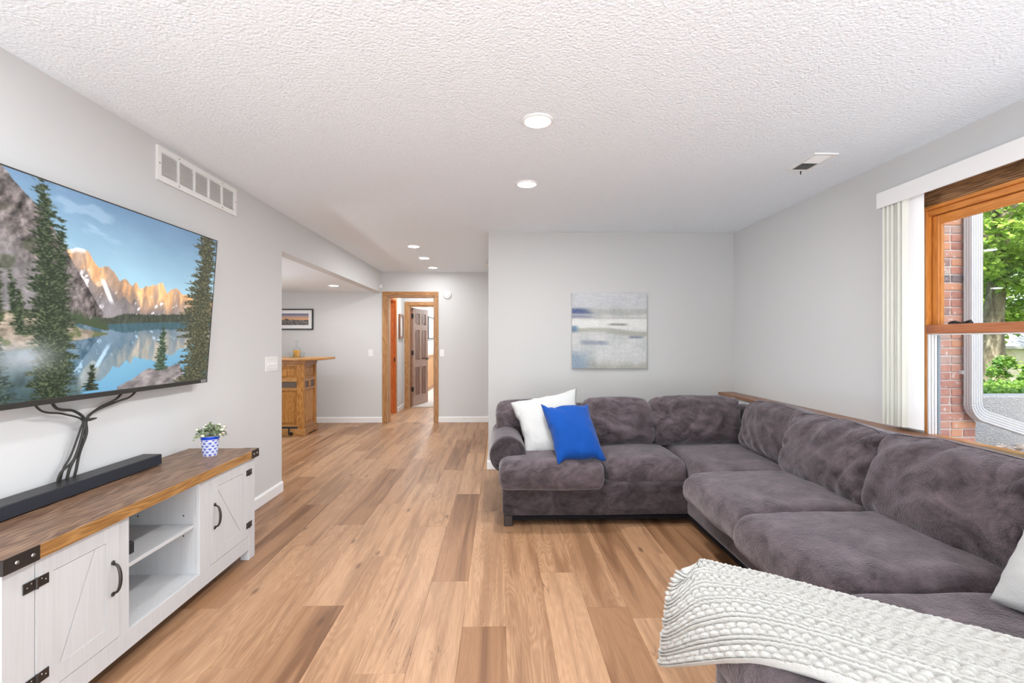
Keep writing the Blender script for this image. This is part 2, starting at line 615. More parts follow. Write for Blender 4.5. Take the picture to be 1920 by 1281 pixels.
def lay(r, ylo, yhi):
    x0 = 0.028 + PW * r
    j = joint.get(r, 2.1 + ((r * 0.61) % 1.0) * PL)
    k0 = math.floor((ylo - j) / PL)
    k = k0
    while j + k * PL < yhi:
        a, b = max(ylo, j + k * PL), min(yhi, j + (k + 1) * PL)
        tn = tone.get((r, k), random.choice((0.1, 0.2, 0.3, 0.3, 0.45, 0.6, 0.8)))
        plank(x0, a, b, tn, figure.get((r, k), random.choice((0.1, 0.3, 0.6))))
        k += 1
for r in range(-10, 12):
    x0 = 0.028 + PW * r
    lay(r, -1.1, YA if x0 > -0.25 else YF)
for r in range(-24, -10):
    lay(r, 4.25, YF)
for r in range(-10, -4):
    lay(r, YF, YH + 0.06)
bmf = MB()                       # the strip behind the camera
bmf.box(-1.94, 2.39, -2.65, -1.1, -0.012, 0.0)
o = bmf.obj('floor_planks_behind', M['plank'], floor)
o['kind'] = 'stuff'
o.color = (0.3, 0.3, 0, 1)

ceiling = struct(MB().box(-2.0, 2.62, -2.7, YF + 0.12, ZC, ZC + 0.5).obj('ceiling', M['ceiling']))
struct(MB().box(-5.2, 2.62, -2.7, YF + 0.12, ZC + 0.5, 5.6).obj('wall_sun_block', M['wall']))  # unseen block added overhead to keep the sun off the downspout
ceil_bar = struct(MB().box(-5.2, -2.0, 4.07, YF + 0.12, ZB, ZC + 0.5).obj('ceiling_bar', M['ceiling']))
ceil_hall = struct(MB().box(-3.4, -0.7, YF + 0.12, 14.2, ZC, ZC + 0.3).obj('ceiling_hall', M['ceiling']))

wall_left = MB().box(XL - 0.12, XL, -2.7, 4.19, -0.01, ZC)
wall_left.box(XL - 0.12, XL, 4.19, YF, ZB - 0.005, ZC)        # header over the opening
wall_left = struct(wall_left.obj('wall_left', M['wall']))
struct(MB().box(-5.2, XL - 0.12, 4.0, 4.12, -0.01, ZB).obj('wall_bar_near', M['wall']))
struct(MB().box(-5.3, -5.2, 4.0, YF + 0.12, -0.01, ZC).obj('wall_bar_left', M['wall']))
# far wall with the doorway
DX0, DX1, DZ = -1.785, -1.039, 2.013
wf = MB().box(-5.2, DX0, YF, YF + 0.12, -0.01, ZC).box(DX1, 0.05, YF, YF + 0.12, -0.01, ZC).box(DX0, DX1, YF, YF + 0.12, DZ, ZC)
struct(wf.obj('wall_far', M['wall']))
# grey picture wall, with the return wall that closes the passage behind it
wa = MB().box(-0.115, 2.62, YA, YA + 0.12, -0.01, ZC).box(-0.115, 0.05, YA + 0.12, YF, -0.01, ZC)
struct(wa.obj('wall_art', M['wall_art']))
# right wall with the window opening
WY0, WY1, WZ0, WZ1 = 0.95, 2.65, 0.74, 2.13
wr = MB()
for xa, xb, e in ((XR, 2.462, 0.0), (2.462, 2.60, 0.22)):        # the outer leaf has a wider opening
    wr.box(xa, xb, -2.7, WY0 - e, -0.01, ZC).box(xa, xb, WY1 + e, YA, -0.01, ZC).box(xa, xb, WY0 - e, WY1 + e, -0.01, WZ0 - e * 0.5).box(xa, xb, WY0 - e, WY1 + e, WZ1 + e * 0.3, ZC)
struct(wr.obj('wall_right', M['wall']))
# low knee wall under the ledge
struct(MB().box(2.255, XR, -2.6, YA, -0.01, 0.745).obj('wall_knee', M['wall']))
# unseen rear wall, its wide patio door opening added to let sky light in
wb = MB().box(XL, -1.5, -2.7, -2.58, 0, ZC).box(1.9, XR, -2.7, -2.58, 0, ZC).box(-1.5, 1.9, -2.7, -2.58, 2.15, ZC)
struct(wb.obj('wall_rear', M['wall']))
pd = thing('door_4', (0.2, -2.64, 0))
struct(pd)
for x in (-1.5, 0.17, 1.84):
    MB().box(x, x + 0.06, -2.67, -2.61, 0, 2.15).obj('stile', M['white'], pd)
MB().box(-1.5, 1.9, -2.665, -2.615, 0, 0.08).obj('rail', M['white'], pd)
MB().box(-1.5, 1.9, -2.665, -2.615, 2.08, 2.15).obj('rail', M['white'], pd)
MB().box(-1.44, 1.84, -2.645, -2.635, 0.08, 2.08).obj('pane', M['glass'], pd)

# wooden ledge cap on the knee wall
ledge = MB().box(2.235, XR, -2.6, YA, 0.745, 0.775).obj('trim_ledge', oak('ledge_walnut', rgb(112, 72, 48), rgb(164, 116, 84), 1, 0.35), bevel=0.006)
struct(ledge)

# baseboards
def base_y(name, x, y0, y1, face, h=0.088, t_=0.014):
    a, b = (x, x + t_) if face > 0 else (x - t_, x)
    pr = [(a, 0), (b, 0), (b, h - 0.012), ((a + 0.004) if face > 0 else (b - 0.004), h)] if face > 0 else [(a, 0), (b, 0), (b - 0.0, h), (a, h - 0.012)]
    if face > 0:
        pr = [(a, 0), (b, 0), (b, h - 0.014), (a + 0.006, h), (a, h)]
    else:
        pr = [(b, 0), (a, 0), (a, h - 0.014), (b - 0.006, h), (b, h)]
    return struct(MB().prism(pr, 1, y0, y1).obj(name, M['white']))
def base_x(name, y, x0, x1, h=0.088, t_=0.014):
    pr = [(y, 0), (y - t_, 0), (y - t_, h - 0.014), (y - 0.006, h), (y, h)]
    return struct(MB().prism(pr, 0, x0, x1).obj(name, M['white']))
base_y('baseboard_left', XL, -2.55, 4.19, 1)
base_x('baseboard_far', YF, -5.2, DX0 - 0.085)
base_x('baseboard_far_right', YF, DX1 + 0.06, -0.115)
base_x('baseboard_art', YA, -0.129, 2.255)
base_y('baseboard_art_return', -0.115, YA, YF - 0.014, -1)

# ------------------------------------------------------------------ doorway in the far wall
d1 = struct(thing('door_1', (-1.41, YF, 0)))
yc = YF - 0.016
MB().box(DX0 - 0.084, DX0 - 0.006, yc, YF, 0, DZ + 0.006).obj('casing', M['oak_trim'], d1, bevel=0.004)
MB().box(DX1 + 0.006, DX1 + 0.060, yc, YF, 0, DZ + 0.006).obj('casing', M['oak_trim'], d1, bevel=0.004)
MB().box(DX0 - 0.084, DX1 + 0.060, yc, YF, DZ + 0.006, DZ + 0.072).obj('head_casing', M['oak_trim_x'], d1, bevel=0.004)
MB().box(DX0, DX0 + 0.018, YF - 0.008, YF + 0.13, 0, DZ).obj('jamb', M['oak_trim'], d1, bevel=0.002)
MB().box(DX1 - 0.018, DX1, YF - 0.008, YF + 0.13, 0, DZ).obj('jamb', M['oak_trim'], d1, bevel=0.002)
MB().box(DX0, DX1, YF - 0.008, YF + 0.13, DZ - 0.018, DZ).obj('head_jamb', M['oak_trim_x'], d1, bevel=0.002)

# hall beyond
XH = -1.87
hl = MB().box(XH - 0.12, XH, YF + 0.12, 7.95, -0.01, ZC).box(XH - 0.12, XH, 8.68, 14.2, -0.01, ZC).box(XH - 0.12, XH, 7.95, 8.68, 2.04, ZC)
struct(hl.obj('wall_hall_left', M['wall']))
struct(MB().box(-0.95, -0.83, YF + 0.12, 14.2, -0.01, ZC).obj('wall_hall_right', M['wall']))
w2 = MB().box(XH, -1.765, YH, YH + 0.11, -0.01, ZC).box(-1.765, -0.95, YH, YH + 0.11, 1.992, ZC).box(-1.0, -0.95, YH, YH + 0.11, -0.01, 1.992)
struct(w2.obj('wall_hall_end', M['wall']))
struct(MB().box(-3.4, -0.83, 14.1, 14.2, -0.01, ZC).obj('wall_study_end', M['wall']))
base_y('baseboard_hall', XH, 8.77, YH - 0.02, 1)
# side room behind the hall's left doorway
sr = MB().box(-3.4, -3.3, YF + 0.12, 9.6, -0.01, ZC).box(-3.4, XH - 0.12, 9.5, 9.6, -0.01, ZC).box(-3.4, XH - 0.12, YF + 0.12, 9.5, -0.02, -0.005)
struct(sr.obj('wall_side_room', M['wall']))
d3 = struct(thing('door_3', (XH, 8.3, 0)))
MB().box(XH - 0.13, XH + 0.004, 8.655, 8.675, 0, 2.03).obj('jamb', M['oak_warm_lit'], d3, bevel=0.002)
MB().box(XH - 0.07, XH - 0.03, 8.643, 8.656, 0, 2.03).obj('door_stop', M['oak_warm_lit'], d3, bevel=0.002)
MB().box(XH - 0.13, XH + 0.004, 7.955, 7.975, 0, 2.03).obj('jamb', M['oak_warm_lit'], d3, bevel=0.002)
MB().box(XH - 0.13, XH + 0.004, 7.975, 8.655, 2.01, 2.03).obj('head_jamb', M['oak_warm_lit'], d3, bevel=0.002)
MB().box(XH, XH + 0.016, 8.668, 8.735, 0, 2.035).obj('casing', M['oak_trim'], d3, bevel=0.003)
MB().box(XH, XH + 0.016, 7.89, 7.962, 0, 2.035).obj('casing', M['oak_trim'], d3, bevel=0.003)
MB().box(XH, XH + 0.016, 7.89, 8.735, 2.03, 2.095).obj('head_casing', M['oak_trim_y'], d3, bevel=0.003)
MB().box(XH - 0.022, XH - 0.002, 8.651, 8.656, 0.93, 1.0).obj('strike_plate', M['bronze'], d3)

# second doorway with the six-panel door
d2 = struct(thing('door_2', (-1.4, YH, 0)))
y2 = YH - 0.016
MB().box(-1.852, -1.772, y2, YH, 0, 1.992).obj('casing', M['oak_trim'], d2, bevel=0.004)
MB().box(-0.995, -0.951, y2, YH, 0, 1.992).obj('casing', M['oak_trim'], d2, bevel=0.004)
MB().box(-1.852, -0.951, y2, YH, 1.992, 2.062).obj('head_casing', M['oak_trim_x'], d2, bevel=0.004)
MB().box(-1.766, -1.746, YH - 0.01, YH + 0.12, 0, 1.985).obj('jamb', M['oak_trim'], d2, bevel=0.002)
MB().box(-1.746, -1.0, YH - 0.01, YH + 0.12, 1.967, 1.985).obj('head_jamb', M['oak_trim_x'], d2, bevel=0.002)
MB().box(-1.746, -1.732, YH + 0.045, YH + 0.07, 0, 1.967).obj('door_stop', M['oak_dark'], d2)
ang = math.radians(75)
DM = Matrix.Translation((-1.742, YH + 0.125, 0)) @ Matrix.Rotation(ang, 4, 'Z')
LW, LH, LT = 0.72, 1.955, 0.036
lf = MB()
cols = [(0.0, 0.11), (0.305, 0.405), (0.61, LW)]
rows = [(0.012, 0.22), (0.78, 0.92), (1.52, 1.63), (1.85, LH)]
for a, b in cols:
    lf.box(a, b, -LT, 0, 0.012, LH)
for (a, b) in ((0.11, 0.305), (0.405, 0.61)):
    for c, d in rows:
        lf.box(a, b, -LT, 0, c, d)
leaf = lf.xf(DM).obj('door_leaf', M['oak_door'], d2)
for (a, b) in ((0.11, 0.305), (0.405, 0.61)):
    for c, d in ((0.22, 0.78), (0.92, 1.52), (1.63, 1.85)):
        p = MB().box(a, b, -0.024, -0.012, c, d)
        p.box(a + 0.03, b - 0.03, -0.031, -0.005, c + 0.03, d - 0.03)
        p.xf(DM).obj('door_panel', M['oak_dark'], leaf, bevel=0.003)
for z in (0.30, 1.02, 1.75):
    MB().box(-0.012, 0.03, -LT - 0.004, 0.004, z, z + 0.09).xf(DM).obj('hinge', M['bronze'], leaf)
h = MB().lathe((LW - 0.06, -LT, 0.93), [(0.026, -0.012), (0.026, 0.0)], 14, 1)
h.tube([(LW - 0.06, -LT - 0.006, 0.93), (LW - 0.06, -LT - 0.05, 0.93), (LW - 0.10, -LT - 0.055, 0.93), (LW - 0.16, -LT - 0.05, 0.93)], 0.009, 8)
h.xf(DM).obj('door_handle', M['bronze'], leaf)
# the study beyond: carpet, wainscot, chair rail, picture, floor register
cp = NT('beige_carpet')
v = cp.coord()
cp.p(Base_Color=cp.mix(cp.noise(v, 60, 3), rgb(196, 186, 178), rgb(226, 218, 212)), Roughness=0.95)
cp.bump(cp.noise(v, 260, 2), 0.8, 0.01)
carpet = MB().box(XH, -0.95, YH + 0.06, 14.1, -0.02, 0.012).obj('carpet', cp.m)
tag(carpet, 'pale beige carpet in the room past the six-panel door', 'carpet')
ws = MB()
wains = struct(MB().box(XH, XH + 0.012, YH + 0.12, 14.1, 0.0, 0.90).obj('trim_wainscot', M['wainscot']))
for i in range(29):
    y = YH + 0.13 + i * 0.155
    MB().box(XH + 0.012, XH + 0.022, y + 0.002, y + 0.153, 0.012, 0.89).obj('board', M['wainscot'], wains, bevel=0.003)
struct(MB().box(XH, XH + 0.045, YH + 0.12, 14.1, 0.89, 0.945).obj('trim_chair_rail', M['oak_trim_y'], bevel=0.006))
struct(MB().box(XH + 0.022, XH + 0.036, YH + 0.12, 14.1, 0.012, 0.1).obj('baseboard_study', M['oak_trim_y'], bevel=0.004))

def framed(name, label, cat, axis, plane, a0, a1, z0, z1, fw, fd, mat_frame, img, mat_pic, mat_w=0.0, sgn=1):
    """picture frame on a wall. axis 0: on a wall x=plane, runs along y; axis 1: on a wall y=plane, runs along x (faces -y)"""
    def B(mb, a, b, c, d, e, f):
        if axis == 0:
            return mb.box(plane + e, plane + f, a, b, c, d)
        return mb.box(a, b, plane - f, plane - e, c, d)
    root = thing(name, (plane if axis == 0 else (a0 + a1) / 2, (a0 + a1) / 2 if axis == 0 else plane, z0), label, cat)
    fr = MB()
    B(fr, a0, a0 + fw, z0, z1, 0.001, fd); B(fr, a1 - fw, a1, z0, z1, 0.001, fd)
    B(fr, a0 + fw, a1 - fw, z0, z0 + fw, 0.001, fd); B(fr, a0 + fw, a1 - fw, z1 - fw, z1, 0.001, fd)
    fr.obj('frame', mat_frame, root, bevel=0.002)
    if mat_w:
        B(MB(), a0 + fw, a1 - fw, z0 + fw, z1 - fw, 0.003, fd * 0.45).obj('mat_board', M['white'], root)
    e = fw + mat_w
    d_ = fd * 0.45 + 0.0015
    if axis == 0:
        P = [(plane + d_, a0 + e, z1 - e), (plane + d_, a1 - e, z1 - e), (plane + d_, a0 + e, z0 + e)]
    else:
        P = [(a0 + e, plane - d_, z1 - e), (a1 - e, plane - d_, z1 - e), (a0 + e, plane - d_, z0 + e)]
    picture('print', *P, img, mat_pic, root)
    return root
M['print'] = vcol('paper_print', 0.35, 0, 0.4)
g = np.full((12, 8, 3), 214.0)
g[2:10, 2:6] = (150, 172, 170)
g[4:8, 3:5] = (190, 200, 196)
framed('framed_print', 'slim black framed pale print on the white wall above the wainscot', 'picture', 0, XH, 12.50, 13.50, 1.36, 1.95, 0.03, 0.03, M['black'], g, M['print'], 0.08)
g = np.full((14, 8, 3), 205.0) + 18 * fbm(np.arange(8)[None, :, None] * 0.5, np.arange(14)[:, None, None] * 0.4, 0, 3)
framed('wall_mirror', 'dark wood framed panel on the narrow hall wall between two doors', 'mirror', 0, XH, 8.90, 9.24, 1.345, 1.80, 0.045, 0.035, M['oak_dark'], g, M['print'])
fv = thing('floor_register', (XH + 0.036, 11.45, 0.1), 'small white louvered register low on the oak wainscot', 'vent')
MB().box(XH + 0.036, XH + 0.046, 11.22, 11.66, 0.10, 0.32).obj('frame', M['plastic'], fv, bevel=0.003)
for k in range(5):
    MB().box(XH + 0.046, XH + 0.05, 11.27, 11.61, 0.13 + k * 0.036, 0.15 + k * 0.036).obj('louver', M['steel'], fv)

# ------------------------------------------------------------------ ceiling lights
def lamp_fixture(x, y, z, label, power=LAMP_W):
    c = thing('ceiling_light', (x, y, z), label, 'ceiling light', 'recessed ceiling lights')
    n = 32
    MB().lathe((x, y, z), [(0.082, 0.0), (0.082, -0.004), (0.074, -0.009), (0.066, -0.009), (0.064, -0.002)], n).obj('trim_ring', M['plastic'], c, smooth=True)
    MB().lathe((x, y, z), [(0.064, -0.003), (0.060, -0.0075), (0.03, -0.009), (0.001, -0.0095)], n).obj('lens', M['lens'], c, smooth=True)
    light('bulb', 'AREA', (0, 0, -0.013), power, LAMP_C, 0.12, None, (0, 0, 0), c)
    return c
for x, y, lb in ((0.19, 2.405, 'round recessed ceiling light nearest the camera, the largest of the row'),
                 (0.19, 3.371, 'second recessed ceiling light, between the nearest one and the grey picture wall'),
                 (-1.0, 5.608, 'recessed ceiling light in the passage, leftmost of the far cluster of three'),
                 (-1.0, 6.391, 'recessed ceiling light in the passage, middle of the far cluster of three'),
                 (-1.0, 7.215, 'recessed ceiling light closest to the door wall, last of the far three')):
    lamp_fixture(x, y, ZC, lb, LAMP_W * (0.24 if y > 7 else 0.48 if y > 5 else 1.2))
lamp_fixture(-2.317, 6.769, ZB, 'recessed light in the lowered ceiling over the oak bar', LAMP_W * 0.36)
# bare unseen lamps added without fixtures: over and behind the camera, deeper in the bar room, the rooms past the door
for x, y, z, p in ((0.19, 1.40, ZC, 0.35), (-1.0, 1.30, ZC, 0.6), (-1.0, 0.1, ZC, 0.5), (1.4, -1.2, ZC, 0.5), (-0.4, -1.4, ZC, 0.6),
                   (-3.8, 5.6, ZB, 0.5), (-3.0, 5.0, ZB, 0.3), (-1.35, 11.2, ZC, 2.4), (-1.4, 13.0, ZC, 2.2), (-1.4, 8.6, ZC, 0.9), (-2.6, 8.5, ZC, 1.0)):
    light('unseen_lamp', 'AREA', (x, y, z - 0.013), LAMP_W * p, LAMP_C, 0.12)

# ------------------------------------------------------------------ small fixtures on walls and ceiling
# return-air grille high on the left wall
rv = thing('wall_vent', (XL, 3.065, 2.175), 'long white return air grille high on the left wall above the television', 'vent')
y0, y1, z0, z1 = 2.672, 3.458, 2.178, 2.368
fr = MB()
bw = 0.03
fr.box(XL, XL + 0.012, y0 + bw, y1 - bw, z0, z0 + bw).box(XL, XL + 0.012, y0 + bw, y1 - bw, z1 - bw, z1).box(XL, XL + 0.012, y0, y0 + bw, z0, z1).box(XL, XL + 0.012, y1 - bw, y1, z0, z1)
fr.obj('frame', M['plastic'], rv)
MB().box(XL, XL + 0.001, y0 + bw, y1 - bw, z0 + bw, z1 - bw).obj('backing_panel', paint('vent_back', rgb(196, 196, 194), 0.8), rv)  # plain grey sheet behind the louvers
wv = (y1 - y0 - 2 * bw) / 5
for k in range(1, 5):
    MB().box(XL + 0.001, XL + 0.011, y0 + bw + k * wv - 0.007, y0 + bw + k * wv + 0.007, z0 + bw, z1 - bw).obj('divider', M['plastic'], rv)
lv = MB()
nl = 14
for k in range(nl):
    z = z0 + bw + (z1 - z0 - 2 * bw) * (k + 0.5) / nl
    lv.prism([(XL + 0.002, z + 0.0036), (XL + 0.0085, z - 0.0034), (XL + 0.0095, z - 0.0026), (XL + 0.0035, z + 0.0044)], 1, y0 + bw, y1 - bw)
o = lv.obj('louvers', M['plastic'], rv)
o['kind'] = 'stuff'
for y, z in ((y0 + 0.015, 2.273), (y1 - 0.015, 2.273), (y0 + bw + wv, z0 + 0.015), (y0 + bw + 4 * wv, z0 + 0.015), (y0 + bw + wv, z1 - 0.015), (y0 + bw + 4 * wv, z1 - 0.015)):
    MB().lathe((XL + 0.012, y, z), [(0.005, 0), (0.004, 0.002)], 10, 0).obj('screw', M['steel'], rv)

# ceiling register near the window
cv = thing('ceiling_vent', (1.925, 2.92, ZC), 'rectangular white ceiling register with dark grille near the window wall', 'vent')
x0, x1, y0, y1 = 1.85, 1.995, 2.775, 3.065
fr = MB()
fr.box(x0, x1, y0, y0 + 0.022, ZC - 0.008, ZC).box(x0, x1, y1 - 0.022, y1, ZC - 0.008, ZC).box(x0, x0 + 0.022, y0 + 0.022, y1 - 0.022, ZC - 0.008, ZC).box(x1 - 0.022, x1, y0 + 0.022, y1 - 0.022, ZC - 0.008, ZC)
fr.obj('frame', M['plastic'], cv)
vg = NT('dark_duct')
vg.p(Base_Color=(0.03, 0.03, 0.03), Roughness=0.8)
MB().box(x0 + 0.022, x1 - 0.022, y0 + 0.022, y1 - 0.022, ZC - 0.003, ZC - 0.001).obj('duct_opening', vg.m, cv)
fins = MB()
ym = (y0 + y1) / 2
for k in range(14):
    y = y0 + 0.026 + k * 0.0175
    d = -0.006 if y > ym else 0.006
    fins.prism([(y, ZC - 0.002), (y + 0.001, ZC - 0.002), (y + 0.001 + d * 1.9, ZC - 0.0095), (y + d * 1.9, ZC - 0.0095)], 0, x0 + 0.022, x1 - 0.022)
o = fins.obj('louvers', M['plastic'], cv)
o['kind'] = 'stuff'
MB().prism([(y1 - 0.012, ZC - 0.008), (y1 - 0.002, ZC - 0.008), (y1 - 0.006, ZC - 0.03)], 0, 1.945, 1.95).obj('damper_lever', M['bronze'], cv)

# smoke alarm, corner sensor, white deflector by the picture wall's end
sm = thing('smoke_alarm', (-0.838, YF, 2.04), 'round white smoke alarm on the far wall right of the doorway', 'smoke alarm')
MB().lathe((-0.838, YF, 2.04), [(0.068, 0.0), (0.068, -0.012), (0.060, -0.030), (0.056, -0.032)], 28, 1).obj('body', M['plastic'], sm, smooth=False)
MB().lathe((-0.838, YF - 0.032, 2.04), [(0.044, 0.0), (0.042, -0.008), (0.030, -0.012), (0.001, -0.013)], 24, 1).obj('cover', M['plastic'], sm)
MB().lathe((-0.825, YF - 0.044, 2.03), [(0.008, 0.0), (0.007, -0.004)], 12, 1).obj('test_button', M['plastic'], sm)
sn = thing('corner_sensor', (XL, 7.60, 2.13), 'small round white sensor on the beam by the door wall', 'sensor')
MB().lathe((XL, 7.61, 2.16), [(0.036, 0.0), (0.036, 0.014), (0.028, 0.03), (0.001, 0.034)], 20, 0).obj('body', M['plastic'], sn, smooth=False)
MB().lathe((XL + 0.034, 7.61, 2.16), [(0.010, 0.0), (0.001, 0.004)], 12, 0).obj('eye', M['steel'], sn)
vd = thing('air_deflector', (-0.175, 7.0, 2.28), 'curved white deflector under the ceiling at the left end of the picture wall', 'deflector')
pr = [(-0.117, 2.27)] + [(-0.21 + 0.093 * (1 - math.cos(a)) , 2.38 - 0.11 * math.sin(a)) for a in np.linspace(1.45, 0, 7)] + [(-0.213, 2.383)] + [(-0.213 + 0.096 * (1 - math.cos(a)), 2.383 - 0.107 * math.sin(a)) for a in np.linspace(0.1, 1.3, 6)][::1]
MB().prism([(-0.117, 2.255), (-0.117, 2.365), (-0.135, 2.378), (-0.17, 2.384), (-0.205, 2.378), (-0.205, 2.372), (-0.17, 2.376), (-0.142, 2.366), (-0.128, 2.34), (-0.125, 2.255)], 1, 6.75, 7.1).obj('shell', M['plastic'], vd)
MB().box(-0.15, -0.117, 6.8, 7.05, 2.384, 2.399).obj('bracket', M['bronze'], vd)

def switch_plate(axis, plane, a, z, gangs, label, w=0.072, hgt=0.118):
    W = w + 0.046 * (gangs - 1)
    loc = (plane, a, z - hgt / 2) if axis == 0 else (a, plane, z - hgt / 2)
    r = thing('light_switch', loc, label, 'light switch')
    def B(mb, p, q, c, d, e, f):
        return mb.box(plane + e, plane + f, p, q, c, d) if axis == 0 else mb.box(p, q, plane - f, plane - e, c, d)
    B(MB(), a - W / 2, a + W / 2, z - hgt / 2, z + hgt / 2, 0, 0.006).obj('plate', M['plastic'], r, bevel=0.002)
    for k in range(gangs):
        c = a + (k - (gangs - 1) / 2) * 0.046
        B(MB(), c - 0.005, c + 0.005, z - 0.012, z + 0.012, 0.006, 0.0085).obj('toggle_slot', M['plastic'], r)
        tg = MB()
        if axis == 0:
            tg.prism([(plane + 0.008, z - 0.006), (plane + 0.018, z + 0.004), (plane + 0.018, z + 0.008), (plane + 0.008, z + 0.006)], 1, c - 0.0035, c + 0.0035)
        else:
            tg.prism([(plane - 0.008, z - 0.006), (plane - 0.018, z + 0.004), (plane - 0.018, z + 0.008), (plane - 0.008, z + 0.006)], 0, c - 0.0035, c + 0.0035)
        tg.obj('toggle', M['plastic'], r)
        for s in (-1, 1):
            B(MB(), c - 0.003, c + 0.003, z + s * 0.042 - 0.003, z + s * 0.042 + 0.003, 0.006, 0.0072).obj('screw', M['steel'], r)
    return r
switch_plate(0, XL, 4.0, 1.106, 4, 'white four toggle switch plate at the end of the left wall', 0.07, 0.118)
switch_plate(1, YF, -2.055, 1.105, 1, 'single white switch plate on the wall between the bar and the doorway')
switch_plate(1, YF, -0.921, 1.105, 1, 'single white switch plate just right of the oak doorway')
#PART2
# ------------------------------------------------------------------ window, blinds, valance
win = struct(thing('window_1', (XR, 1.8, WZ0)))
def frame_y(mb, x0, x1, y0, y1, z0, z1, t_):
    """rectangular frame in a plane x=const"""
    return (mb.box(x0, x1, y0, y0 + t_, z0, z1), mb.box(x0, x1, y1 - t_, y1, z0, z1), mb.box(x0, x1, y0 + t_, y1 - t_, z0, z0 + t_), mb.box(x0, x1, y0 + t_, y1 - t_, z1 - t_, z1))
# grooved head board, head frame in two steps, side jamb
hb = MB()
for k in range(7):
    z = 2.043 + k * 0.0122
    hb.box(XR - 0.004, XR + 0.03 - (k % 2) * 0.002, WY0, WY1, z, z + 0.0115)
hb.obj('head_board', M['window_head'], win, bevel=0.0015)
MB().box(XR - 0.008, XR + 0.066, WY0, WY1, 2.024, 2.042).obj('head_trim', M['window_oak'], win, bevel=0.003)
MB().box(XR + 0.012, XR + 0.066, WY0, WY1, 1.992, 2.024).obj('head_frame', M['window_oak'], win, bevel=0.003)
MB().box(XR + 0.002, XR + 0.056, WY1 - 0.013, WY1, WZ0, 2.024).obj('side_jamb', M['window_oak_z'], win, bevel=0.002)
MB().box(XR + 0.002, XR + 0.056, WY0, WY0 + 0.013, WZ0, 2.024).obj('side_jamb', M['window_oak_z'], win, bevel=0.002)
MB().box(XR - 0.01, XR + 0.066, WY0, WY1, WZ0, WZ0 + 0.03).obj('sill', M['window_oak'], win, bevel=0.004)
ym_ = 1.62
MB().box(XR + 0.002, XR + 0.066, ym_ - 0.03, ym_ + 0.03, WZ0, 2.024).obj('mullion', M['window_oak_z'], win, bevel=0.003)
for (a, b) in ((ym_ + 0.03, WY1 - 0.013), (WY0 + 0.013, ym_ - 0.03)):
    # upper sash
    sx0, sx1 = XR + 0.03, XR + 0.065
    MB().box(sx0, sx1, b - 0.046, b - 0.004, 1.38, 1.99).obj('sash_stile', M['window_oak_z'], win, bevel=0.004)
    MB().box(sx0, sx1, a + 0.004, a + 0.046, 1.38, 1.99).obj('sash_stile', M['window_oak_z'], win, bevel=0.004)
    MB().box(sx0, sx1, a + 0.046, b - 0.046, 1.948, 1.99).obj('sash_rail', M['window_oak'], win, bevel=0.004)
    st = MB()
    st.box(sx0 + 0.006, sx0 + 0.016, b - 0.054, b - 0.046, 1.38, 1.948).box(sx0 + 0.006, sx0 + 0.016, a + 0.046, a + 0.054, 1.38, 1.948).box(sx0 + 0.006, sx0 + 0.016, a + 0.054, b - 0.054, 1.94, 1.948)
    st.obj('glazing_bead', M['window_oak_z'], win)
    MB().box(sx0 + 0.016, sx0 + 0.020, a + 0.046, b - 0.046, 1.38, 1.948).obj('pane', M['glass'], win)
    # meeting rail
    MB().box(XR - 0.004, sx1 + 0.01, a, b, 1.333, 1.383).obj('meeting_rail', M['window_rail'], win, bevel=0.005, seg=2)
    MB().box(XR + 0.008, sx1 + 0.004, a, b, 1.326, 1.333).obj('weather_strip', M['white'], win)
    lk = MB().tube([(XR + 0.02, b - 0.245, 1.385), (XR + 0.02, b - 0.235, 1.396), (XR + 0.022, b - 0.205, 1.390), (XR + 0.03, b - 0.175, 1.388), (XR + 0.025, b - 0.145, 1.396), (XR + 0.02, b - 0.125, 1.392), (XR + 0.012, b - 0.12, 1.386)], [0.005, 0.007, 0.006, 0.004, 0.006, 0.007, 0.004], 8)
    lk.box(XR + 0.008, XR + 0.036, b - 0.225, b - 0.14, 1.383, 1.388)
    lk.obj('sash_lock', M['bronze'], win, smooth=False)
    # jamb liner tracks of the lower opening
    for k, (dx, c) in enumerate(((0.006, 'white'), (0.022, 'plastic'), (0.038, 'white'))):
        MB().box(XR + dx, XR + dx + 0.012, b - 0.012 - k * 0.002, b, WZ0 + 0.03, 1.33).obj('jamb_track', M[c], win, bevel=0.002)
        MB().box(XR + dx, XR + dx + 0.012, a, a + 0.012, WZ0 + 0.03, 1.33).obj('jamb_track', M[c], win, bevel=0.002)
    MB().box(XR + 0.052, XR + 0.066, b - 0.02, b, WZ0 + 0.03, 1.33).obj('storm_stile', paint('storm_frame_grey', rgb(150, 158, 166), 0.4), win, bevel=0.002)
    MB().box(XR + 0.057, XR + 0.060, a, b - 0.02, WZ0 + 0.03, 1.34).obj('pane', M['glass'], win)

